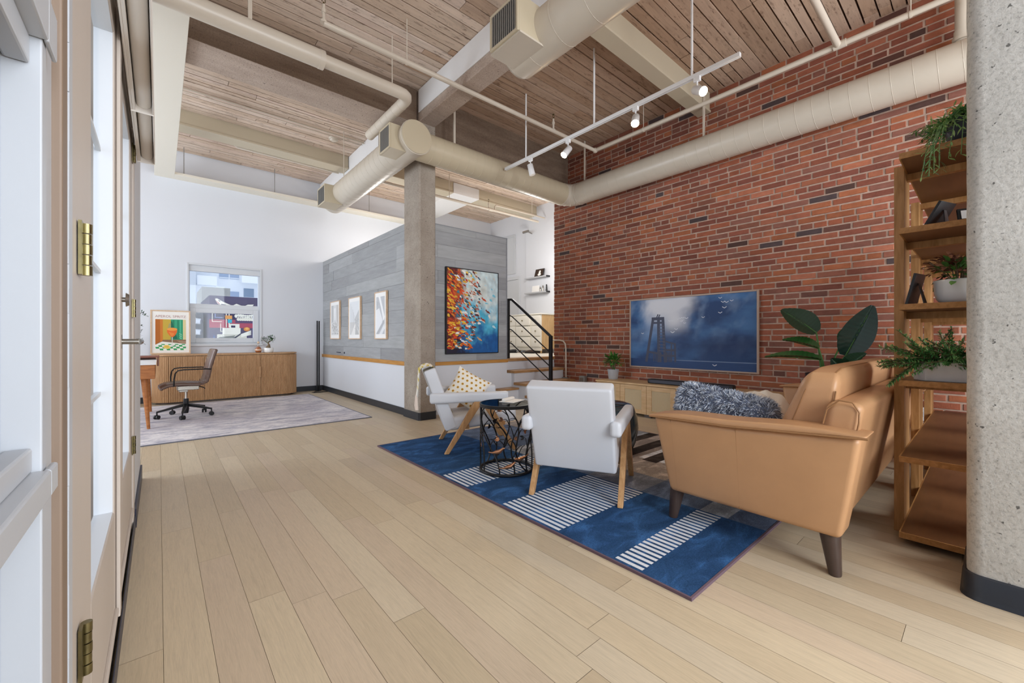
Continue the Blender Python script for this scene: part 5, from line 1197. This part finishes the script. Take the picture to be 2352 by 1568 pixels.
obj('liquor', MB().lathe([(0, .006), (.038, .006), (.052, .03), (.054, .055), (.046, .084), (.027, .112), (0, .113)], n=24), 'liquor', bt_); obj('stopper', MB().lathe([(0, .175), (.02, .175), (.021, .19), (.016, .205), (.008, .215), (0, .218)], n=18), 'framewood', bt_); obj('paper_label', MB().lathe([(.0586, .04), (.0592, .055), (.0575, .068)], n=24), mat('pale_label', '#d9b79a', .7), bt_)
p = thing('bonsai_plant', 'small bonsai in a white bowl on the right end of the sideboard', 'plant', (1.60, 9.06, SBH + .0285))
pot(p, [(0, 0), (.07, 0), (.085, .02), (.088, .085), (.085, .09), (.078, .088), (.076, .07), (0, .07)], 'ceramic', (.077, .078))
mb = MB(); mb.tube([(-.01, 0, .07), (0, .005, .11), (.012, 0, .145), (-.005, 0, .18), (.02, 0, .225)], [.032, .034, .02, .013, .008], 9); mb.tube([(.02, .01, .07), (.02, .0, .10), (.01, 0, .14)], [.018, .02, .012], 8); mb.tube([(-.005, 0, .18), (-.05, 0, .21), (-.075, .01, .24)], [.008, .006, .004], 7); mb.tube([(.012, 0, .2), (.06, 0, .23), (.07, 0, .27)], [.007, .005, .003], 7); mb.tube([(-.025, .0, .07), (-.03, 0, .10), (-.012, 0, .13)], [.012, .014, .01], 8); obj('trunk', mb, 'barkbrown', p)
random.seed(3); mb = MB(); dkg = leafcol('#3f5f3c', '#4f7a4a', '#2f4a30', '#5f8a55', '#38512f')
for c0, n in (((-.075, 0, .25), 50), ((.02, 0, .27), 60), ((.07, 0, .29), 50), ((-.02, 0, .22), 30), ((.06, 0, .24), 30)):
    for k in range(n): d = V(U(-1, 1), U(-1, 1), U(-.5, 1)).normalized(); mb.blade(V(*c0) + d * U(.01, .05), d, V(0, 0, 1), .028, .017, .4, 3, random.choice(dkg))
obj('foliage', mb, 'leaf', p)
# desk
dk = thing('desk', 'walnut desk with tapered splayed legs on the distressed rug by the left edge', 'desk', (-.4, 7.45, 0)); dx0, dx1, dy0, dy1 = -.80, -.035, 6.60, 8.30
mb = MB(); mb.box(dx0, dy0, .615, dx1, dy1, .785); obj('apron_case', mb, 'desk', dk, world=True, bevel=.004)
mb = MB(); mb.box(dx0 + .01, dy0 - .015, .787, dx1 + .01, dy1, .796); obj('desk_reflection', mb, 'whiteplastic', dk, world=True)  # white sheet on the desk top, paints in the wall's reflection
mb = MB(); mb.box(dx0 - .02, dy1 - .32, .826, dx1 + .04, dy1 + .02, .85); mb.box(dx1 + .015, dy1 - .30, .70, dx1 + .035, dy1 - .26, .826); mb.box(dx0 - .015, dy1 - .3, .70, dx0 - .0005, dy1 - .26, .826); mb.box(dx0, dy1 - .02, .796, dx1, dy1, .83); obj('upper_shelf', mb, mat('reddish_walnut', '#7d4430', .4), dk, world=True, bevel=.003)
for x, y, sx, sy in ((dx1 - .10, dy0 + .10, .04, -.06), (dx1 - .10, dy1 - .13, .04, .03), (dx0 + .1, dy0 + .10, -.05, -.06), (dx0 + .1, dy1 - .13, -.05, .06)):
    mb = MB(); mb.tube([(x + sx, y + sy, .0105), (x, y, .614)], [.016, .034], 14); obj('leg', mb, 'desk', dk, world=True)
# branchy plant at the left
p = thing('branch_plant', 'airy plant with small dark green leaves behind the desk at the left wall', 'plant', (-.56, 9.0, 0))
pot(p, [(0, 0), (.12, 0), (.15, .30), (.15, .34), (.135, .34), (.13, .30), (0, .30)], 'ceramic', (.13, .31)); random.seed(17); mb = MB(); st_ = MB(); dg_ = leafcol('#24402f', '#2f5238', '#3d6a4a', '#1f3628')
for k in range(16):
    a = U(-.9, .9); q = V(U(-.02, .02), U(-.02, .02), .30); hh = U(.9, 1.62); e_ = V(cos(a) * U(.1, .34), sin(a) * .3, hh); P = [q, q.lerp(e_, .5) + V(0, 0, .22), e_ + V(.02, 0, U(-.05, .1)), e_ + V(.08, U(-.05, .05), -.08)]; st_.tube(P, [.006, .005, .003, .0015], 5)
    for i in range(26):
        u = (.45 + .55 * i / 25) * 3; j = min(int(u), 2); c0 = P[j].lerp(P[j + 1], u - j); mb.blade(c0, V(U(-1, 1), U(-1, 1), U(-.4, .8)), V(0, 0, 1), U(.035, .06), .013, U(.1, .8), 3, random.choice(dg_))
obj('stems', st_, 'barkbrown', p); obj('foliage', mb, 'leaf', p)
# office chair
oc = thing('office_chair', 'brown leather office chair with black wire arms and castors on the lilac rug', 'office chair', (.29, 7.40, .0085), pi / 2 + .05)
SH = [(.285, .405), (.27, .432), (.20, .462), (.10, .470), (0, .466), (-.10, .458), (-.17, .462), (-.215, .50), (-.235, .58), (-.255, .70), (-.285, .82), (-.315, .925), (-.325, .945)]
def profile_slab(P, th, w0, ribs):
    mb = MB(); mb.cs = True; n = len(P); T = []
    for k in range(n): a = V(0, *P[max(0, k - 1)]); b_ = V(0, *P[min(n - 1, k + 1)]); d = (b_ - a).normalized(); T.append(V(0, -d.z, d.y))
    fine = []; 
    for k in range(n - 1):
        for i in range(6): u = i / 6; fine.append((V(0, *P[k]).lerp(V(0, *P[k + 1]), u), T[k].lerp(T[k + 1], u).normalized()))
    fine.append((V(0, *P[-1]), T[-1])); ring = []
    for k, (p_, t_) in enumerate(fine):
        s_ = th * (1 if 2 < k < len(fine) - 3 else .6); rb = -.004 if k % 6 == 0 else .0; c_ = []
        for x, o_ in ((-w0, 0), (-w0 + .015, s_ * .5 + rb), (0, s_ * .5 + rb), (w0 - .015, s_ * .5 + rb), (w0, 0), (w0 - .015, -s_ * .5), (0, -s_ * .5), (-w0 + .015, -s_ * .5)): c_.append(mb.pt(p_ - t_ * o_ + V(x, 0, 0)))
        ring.append(c_)
    for A, B in zip(ring, ring[1:]):
        for j in range(8): mb.face((A[j], A[(j + 1) % 8], B[(j + 1) % 8], B[j]))
    mb.face(ring[0]); mb.face(ring[-1][::-1]); return mb
obj('seat', profile_slab(SH[:7], .045, .235, 1), 'brownleather', oc); obj('backrest', profile_slab(SH[6:], .045, .23, 1), 'brownleather', oc)
for sx in (-1, 1): mb = MB(); x = sx * .245; mb.tube([(x * .97, -.255, .665), (x * 1.06, -.20, .672), (x * 1.1, .05, .672), (x * 1.1, .11, .662), (x * 1.1, .135, .63), (x * 1.08, .15, .55), (x * 1.0, .15, .452)], .0085, 8); obj('armrest', mb, 'black', oc)
obj('tilt_mechanism', MB().box(-.09, -.14, .375, .09, .10, .435).box(-.04, -.02, .345, .04, .08, .375), 'steel', oc, bevel=.006); obj('lever', MB().tube([(.0, -.15, .41), (-.12, -.19, .40), (-.2, -.19, .395)], .007, 8), 'black', oc)
obj('gas_lift', MB().cyl((0, 0, .20), (0, 0, .36), .014, n=14), 'chrome', oc); obj('column', MB().tube([(0, 0, .045), (0, 0, .10), (0, 0, .25)], [.028, .036, .03], 18), 'black', oc)
mb = MB(); feet = []
for k in range(5):
    a = 2 * pi * k / 5 + .42; d = V(cos(a), sin(a), 0); mb.bar(d * .03 + V(0, 0, .16), d * .32 + V(0, 0, .095), .05, .04, (0, 0, 1), .022, .022); mb.cyl(d * .315 + V(0, 0, .055), d * .315 + V(0, 0, .10), .009, n=8); feet.append((d, a))
obj('star_base', mb, 'black', oc, bevel=.004)
for d, a in feet:
    mb = MB(); c_ = d * .315; s_ = V(-sin(a + .6), cos(a + .6), 0)
    for g_ in (-1, 1): mb.cyl(c_ + s_ * (g_ * .008) + V(0, 0, .028), c_ + s_ * (g_ * .027) + V(0, 0, .028), .028, n=16)
    mb.box(c_.x - .012, c_.y - .012, .03, c_.x + .012, c_.y + .012, .06); obj('castor', mb, 'blackplastic', oc)
# twin stick floor lamps, unlit, and the cables at their feet
for y, lb in ((9.28, 'black stick floor lamp in the corner, right one of the slim pair'), (9.20, 'black stick floor lamp in the corner, left one of the slim pair')):
    x = 2.58 if y > 9.25 else 2.52; f = thing('floor_lamp', lb, 'floor lamp', (x, y, 0)); mb = MB(); mb.box(-.011, -.014, .012, .011, .014, 1.48); obj('pole', mb, 'black', f, bevel=.002); mb = MB(); mb.lathe([(0, 0), (.045, 0), (.045, .012), (0, .012)], n=20); obj('base', mb, 'black', f); mb = MB(); mb.box(-.006, .0142, .1, .006, .016, 1.46); obj('light_strip', mb, 'bulboff', f)
cb = thing('power_cable', 'thin black cables curled on the floor in the corner under the stick lamps', 'cable', (2.5, 9.0, 0))
mb = MB(); random.seed(6)
for k in range(3): mb.tube([(.13 * cos(t_) * (1 + .2 * k) + .02 * k, .05 * sin(t_) + .03 * sin(t_ * 2.3 + k) - .02 * k, .005 + .002 * k) for t_ in [U(0, 1) + i * .45 for i in range(13)]], .004, 6)
mb.tube([(-.02, .19, .006), (-.05, .10, .006), (-.10, .03, .006)], .004, 6); obj('cord', mb, 'blackplastic', cb)

# ------------------------------------------------------------------ raised room at the back right
dr = thing('dresser', 'cream fronted dresser with pale wood sides on the raised floor behind the railing', 'dresser', (6.95, 7.4, FZ + .001)); 
DX0, DX1, DY0, DY1, DZ1 = 6.75, 7.20, 6.80, 8.03, .94
o_ = V(6.95, 7.4, FZ + .001); q0 = DX0 - o_.x; q1 = DX1 - o_.x; r0 = DY0 - o_.y; r1 = DY1 - o_.y
mb = MB(); mb.box(q0 + .02, r0, .10, q1, r1, DZ1 - .03); obj('carcass', mb, 'dresserwood', dr, bevel=.004)
mb = MB(); mb.rbox((q0 - .03, r0 - .02, DZ1 - .03), (q1 + .005, r1 + .02, DZ1), .012, 2, 3); obj('top', mb, 'cream', dr)
mb = MB(); mb.rbox((q0 - .0, r0 + .0, .06), (q0 + .03, r1, .13), .01, 2, 3); mb.box(q0, r0, .13, q0 + .019, r1, DZ1 - .03); obj('face_frame', mb, 'cream', dr)
for i in range(3):
    for j, (a, b_) in enumerate(((0, .34), (.34, .86), (.86, 1.23))):
        z0 = .15 + .255 * i; mb = MB(); bow = .03 if j == 1 else .0; mb.rbox((q0 - .018 - bow, r0 + a + .015, z0), (q0 + .01, r0 + b_ - .015, z0 + .235), .012, 2, 3); dd = obj('drawer', mb, 'cream', dr)
        for yy in ((a + b_) / 2,): mb = MB(); mb.ball((q0 - .030 - bow, r0 + yy, z0 + .12), .016, 10, 6); obj('knob', mb, 'brass', dd)
for y in (r0 + .05, r1 - .05):
    for x in (q0 + .05, q1 - .05): mb = MB(); mb.tube([(x, y, 0), (x, y, .10)], [.018, .03], 12); obj('leg', mb, 'dresserwood', dr)
for i, (y, x, c_, nm, lb) in enumerate(((7.02, 6.60, 'legwood', 'slipper', 'dark brown slipper on the raised floor at the near end of the dresser'), (7.55, 6.5, 'blackplastic', 'shoe', 'black shoe on the raised floor before the dresser'))):
    s_ = thing(nm, lb, nm, (x, y, FZ + .001), .3 + i); mb = MB(); mb.rbox((-.045, -.13, 0), (.045, .13, .02), .012, 2, 3); obj('sole', mb, 'black', s_); mb = MB(); mb.rbox((-.042, -.12, .019), (.042, .125, .085), .035, 3, 3, lambda q: (q.x, q.y, .019 + (q.z - .019) * (1 - .45 * max(0, q.y) / .125))); obj('upper', mb, c_, s_)
bk = thing('woven_basket', 'low grey woven tray on the raised floor before the dresser', 'basket', (6.45, 7.85, FZ + .001)); obj('tray', MB().lathe([(0, 0), (.17, 0), (.20, .06), (.19, .06), (.16, .012), (0, .012)], n=28), 'greypot', bk); obj('cloth', MB().lathe([(0, .013), (.15, .013), (.14, .045), (0, .06)], n=24), 'steel', bk)
def shelf(z, lb):
    s_ = thing('wall_shelf', lb, 'shelf', (XR - .001, 7.35, z), 0, 'floating shelves in the raised room'); mb = MB(); mb.box(-.16, -.37, 0, 0, .37, .03); obj('board', mb, 'greypot', s_, bevel=.002); mb = MB(); mb.box(-.12, -.385, -.002, 0, -.371, .035); obj('end_bracket', mb, 'blackplastic', s_); return s_
shelf(2.61, 'upper floating grey shelf on the white wall, holding a dark photo'); shelf(2.235, 'lower floating grey shelf on the white wall, holding figurines')
f = photo_frame('photo_frame', 'dark photo print leaning on the upper floating shelf of the raised room', (XR - .12, 7.25, 2.642), radians(-90), .30, .20, .30, 'blackplastic', 'soil'); mb = MB(); mb.ball((.02, -.004, .11), (.035, .003, .05), 10, 6); mb.ball((.02, -.004, .05), (.06, .003, .035), 10, 6); x_ = obj('figure_image', mb.xf(Matrix.Rotation(-.30, 3, 'X')), 'paper', f)
f = photo_frame('photo_frame', 'clear acrylic photo stand on the lower floating shelf of the raised room', (XR - .06, 7.42, 2.267), radians(-90), .26, .17, .1, 'whiteplastic', 'paper')
for i, (y, h) in enumerate(((7.23, .12), (7.14, .15), (7.02, .17))):
    f = thing('figurine', ('smallest grey figurine next to the acrylic photo stand', 'middle grey figurine on the lower floating shelf', 'tallest dark figurine at the near end of the lower floating shelf')[i], 'figurine', (XR - .07, y, 2.267), 0, 'figurines on the lower floating shelf'); obj('body', MB().lathe([(0, 0), (.028, 0), (.026, .01), (.016, h * .45), (.02, h * .62), (.008, h * .72), (0, h * .73)], n=14), 'steel' if i < 2 else 'blackplastic', f); obj('head', MB().ball((0, 0, h * .84), .02, 12, 8), 'steel' if i < 2 else 'blackplastic', f)
# panelled hatch and door in the white wall
d3 = thing('door_3', '', '', (XR + .05, 8.5, FZ)); del d3['label']; del d3['category']; d3['kind'] = 'structure'
mb = MB(); mb.box(-.03, -.34, 0, .0, .50, 1.92); obj('leaf', mb, 'trimwhite', d3, bevel=.004); mb = MB(); mb.box(-.045, -.40, 0, -.001, -.345, 1.9245); mb.box(-.045, -.40, 1.925, -.001, .56, 2.0); obj('door_casing', mb, 'trimwhite', d3, bevel=.003); obj('handle', MB().cyl((-.08, -.28, .95), (-.03, -.28, .95), .012, n=10).ball((-.085, -.28, .95), .025), 'steel', d3)
hp = thing('access_panel', 'white framed access panel high on the white wall of the raised room', 'panel', (XR + .048, 8.75, 2.9)); obj('panel', MB().box(-.012, -.42, 0, 0, .5, .95), 'trimwhite', hp, bevel=.003)
mb = MB(); mb.box(-.03, -.47, -.05, 0, -.42, 1.0); mb.box(-.03, -.42, -.05, 0, .5, 0); mb.box(-.03, -.42, .95, 0, .5, 1.0); obj('frame', mb, 'trimwhite', hp, bevel=.003)
wl = thing('wall_light', 'small steel wall light high on the white wall of the raised room', 'wall light', (XR - .001, 7.6, 3.78)); obj('arm', MB().tube([(0, 0, 0), (-.1, 0, .02), (-.2, 0, .03)], .012, 8), 'steel', wl); obj('lamp_head', MB().cyl((-.18, -.06, .03), (-.2, .12, .02), .03, n=14), 'steel', wl)

# ------------------------------------------------------------------ city seen through the rear window
bA = thing('apartment_building', 'white apartment tower with balconies seen through the top of the rear window', 'building', (7, 62, -20))
mb = MB(); mb.cc = lin('#f3f6fa'); mb.box(-4.9, 0, 0, 8, 10, 60); mb.cc = lin('#d6dae0'); mb.box(-9, -2, 0, -3.75, 8, 60); obj('wall', mb, 'facade', bA)
for k in range(5):
    z = 22.6 + 2.75 * k
    mb = MB(); mb.cc = lin('#fbfcfe'); mb.box(.8, -1.6, z, 6, .0, z + .22); mb.box(.8, -1.6, z + .22, 6, -1.53, z + .95); bl = obj('balcony', mb, 'facade', bA)
    mb = MB(); mb.cc = lin('#fbfcfe'); mb.box(-3.6, -1.4, z - .6, -1.7, 0, z - .4); mb.box(-3.6, -1.4, z - .4, -1.7, -1.33, z + .5); obj('balcony', mb, 'facade', bA)
    for x in (-1.35, .0 - .25): mb = MB(); mb.cc = lin('#a9b8d0'); mb.box(x, -.06, z + .5, x + .95, -.001, z + 1.7); mb.cc = lin('#eef2f6'); mb.box(x, -.07, z + .55, x + .95, -.06, z + .66); obj('window', mb, 'facade', bA)
    for x in (1.2, 3.5): mb = MB(); mb.cc = lin('#8fa0b5'); mb.box(x, -.06, z + .3, x + 1.1, -.001, z + 2.2); obj('window', mb, 'facade', bA)
bB = thing('concrete_building', 'blank grey concrete block in front of the apartment tower outside', 'building', (3.55, 41, -20)); obj('wall', MB().box(-.95, 0, 0, .93, 6, 25.28), 'conc', bB); obj('vent', MB().box(-.35, -.05, 23.9, -.30, -.001, 24.6), 'blackplastic', bB)
bC = thing('mural_building', 'dark building painted with a bright abstract mural outside the rear window', 'building', (2.10, 28, -12))
mb = MB(); mb.cc = lin('#5a5168'); mb.box(0, 0, 0, 7, 6, 15.5); obj('wall', mb, 'facade', bC)
mb = MB(); e = [.001]
def mu(pts, c):
    e[0] += .0006; mb.poly([(.00 + x, -e[0], z + 12) for x, z in pts], lin(c))      # z measured from the camera floor
def rectm(x0, z0, x1, z1, c): mu(((x0, z0), (x1, z0), (x1, z1), (x0, z1)), c)
rectm(0, 1.72, 3, 2.18, '#b04d5e'); rectm(.05, 2.2, 3, 2.62, '#3b3550'); rectm(1.2, 2.0, 3, 2.5, '#5b4a66')
rectm(.75, 1.75, .80, 2.75, '#f0e8d6'); rectm(.88, 1.75, .93, 2.75, '#f0e8d6'); rectm(.72, 2.22, 1.05, 2.42, '#e8a25c'); rectm(.84, 2.0, 1.04, 2.2, '#3fb0c0'); rectm(.93, 1.72, 1.4, 1.95, '#f0e8d6'); rectm(1.0, 1.74, 1.2, 1.86, '#3b3550'); rectm(.6, 1.35, 1.45, 1.72, '#f2ead8'); rectm(.35, 1.12, 1.75, 1.36, '#d9d2bf'); mu(((.45, 1.2), (1.2, 1.3), (1.1, 1.12), (.4, 1.1)), '#8a8a80'); mu(((1.1, 1.15), (1.45, 1.42), (1.5, 1.38), (1.2, 1.12)), '#4a4a55')
for k in range(10): x = 1.24 + .11 * k; mu([(x + .085 * cos(a), 2.40 + .06 * sin(k) * .3 + .10 * sin(a)) for a in [2 * pi * i / 12 for i in range(12)]], '#f3ecd9')
for k in range(10): x = 1.34 + .11 * k; mu([(x + .08 * cos(a), 2.22 + .09 * sin(a)) for a in [2 * pi * i / 12 for i in range(12)]], '#ece3cf')
for k in range(9): rectm(1.3 + .1 * k, 2.34 + .02 * (k % 3), 1.34 + .1 * k, 2.40, '#6d6472')
mu([(1.75 + .16 * cos(a), 1.66 + .12 * sin(a)) for a in [2 * pi * i / 16 for i in range(16)]], '#d8894a'); mu([(1.76 + .09 * cos(a), 1.69 + .07 * sin(a)) for a in [2 * pi * i / 16 for i in range(16)]], '#f0b060')
for k in range(4): mu(((1.45, 1.25 + .04 * k), (1.95, 1.38 + .07 * k), (1.98, 1.34 + .07 * k), (1.5, 1.2 + .04 * k)), '#f2ead8')
mu(((.25, 3.32), (.34, 3.36), (.62, 3.18), (1.05, 2.98), (1.0, 2.93), (.72, 3.03), (.55, 3.06), (.5, 2.98), (.36, 3.08)), '#f2ead8'); mu(((.3, 3.22), (.42, 3.05), (.5, 3.02), (.36, 3.18)), '#c05a68'); mu(((1.05, 2.98), (1.25, 3.1), (1.6, 2.96), (1.8, 3.08), (2.1, 3.1), (1.95, 2.88), (1.3, 2.9)), '#f2ead8'); mu(((.4, 3.26), (.5, 3.24), (.46, 3.17)), '#5b5560')
for x, z0, z1 in ((.12, 2.05, 2.75), (.5, 1.5, 1.95)): rectm(x, z0, x + .03, z1, '#f0e8d6'); rectm(x, z0, x + .45, z0 + .03, '#f0e8d6')
rectm(.25, 2.28, .6, 2.31, '#8fa0d0'); rectm(.25, 2.28, .28, 2.5, '#8fa0d0'); rectm(.2, 1.1, .5, 1.13, '#5f8ad0'); rectm(.2, 1.1, .23, 1.3, '#5f8ad0')
obj('mural', mb, 'facade', bC)
bD = thing('parking_garage', 'grey curved parking garage left of the mural building outside', 'building', (1.1, 30, -12))
for k in range(7):
    z = 11.0 + .62 * k; mb = MB(); mb.cc = lin('#dedfe2'); mb.tube([(-1.2, 1.5, z + .30), (-.1, 0, z + .12), (.35, -.35, z + .05), (.74, -.5, z)], .16, 8); obj('parapet', mb, 'facade', bD)
mb = MB(); mb.cc = lin('#6f7076'); mb.prism([(-1.3, 1.8, 0), (-.1, .3, 0), (.85, -.3, 0), (.9, 3, 0), (-1.3, 3, 0)], (0, 0, 14.6)); mb.cc = lin('#e8e8ea'); mb.box(-.12, -.2, 0, -.04, .1, 15); obj('wall', mb, 'facade', bD)

# ------------------------------------------------------------------ daylight, sky, camera
w = bpy.data.worlds.new('overcast_sky'); scene.world = w; w.use_nodes = True; nt = w.node_tree; bg_ = nt.nodes['Background']
bg_.inputs['Color'].default_value = (*lin('#dbe7f8'), 1); bg_.inputs['Strength'].default_value = 1.0
def window_fill_light(loc, size, rot, power, col=(.86, .93, 1.), name='daylight_fill'):
    L = bpy.data.lights.new(name, 'AREA'); L.shape = 'RECTANGLE'; L.size, L.size_y = size; L.energy = power; L.color = col
    o = bpy.data.objects.new(name, L); COL.objects.link(o); o.location = loc; o.rotation_euler = rot; return o
E_ = radians(90)
for y in (5.85, 8.05): window_fill_light((-3.85, y, 2.05), (2.7, 1.7), (0, -E_, 0), 88)      # study windows, shining in along +X
for y in (1.55, 2.55): window_fill_light((LX - .45, y, 1.35), (1.65, .6), (0, -E_, 0), 3)     # glazed doors
for x in (1.2, 4.2): window_fill_light((x, -3.25, 2.05), (2.1, 2.7), (E_, 0, 0), 150, (.90, .95, 1))     # fill lamps added behind the camera, at made-up unseen windows
for loc, p_ in (((6.0, 6.3, 2.7), 55), ((3.7, 8.3, 3.0), 30)):
    L = bpy.data.lights.new('ceiling_lamp', 'POINT'); L.energy = p_; L.color = (1, .96, .91); L.shadow_soft_size = .25; o = bpy.data.objects.new('ceiling_lamp', L); COL.objects.link(o); o.location = loc
cam = bpy.data.cameras.new('camera'); cam.sensor_width = 36; cam.lens = 942 / 2352 * 36; cam.shift_y = -6 / 2352; cam.clip_start = .02; cam.clip_end = 300
co = bpy.data.objects.new('camera', cam); COL.objects.link(co); co.location = (0, 0, 1.1); co.rotation_euler = (radians(90), 0, -atan2(811, 942)); scene.camera = co
scene.view_settings.view_transform = 'Standard'; scene.view_settings.look = 'None'; scene.view_settings.gamma = 1; scene.view_settings.exposure = .38
try: scene.view_settings.use_curve_mapping = False
except Exception: pass
scene.cycles.use_denoising = True; scene.cycles.max_bounces = 10; scene.cycles.diffuse_bounces = 5; scene.cycles.transparent_max_bounces = 12
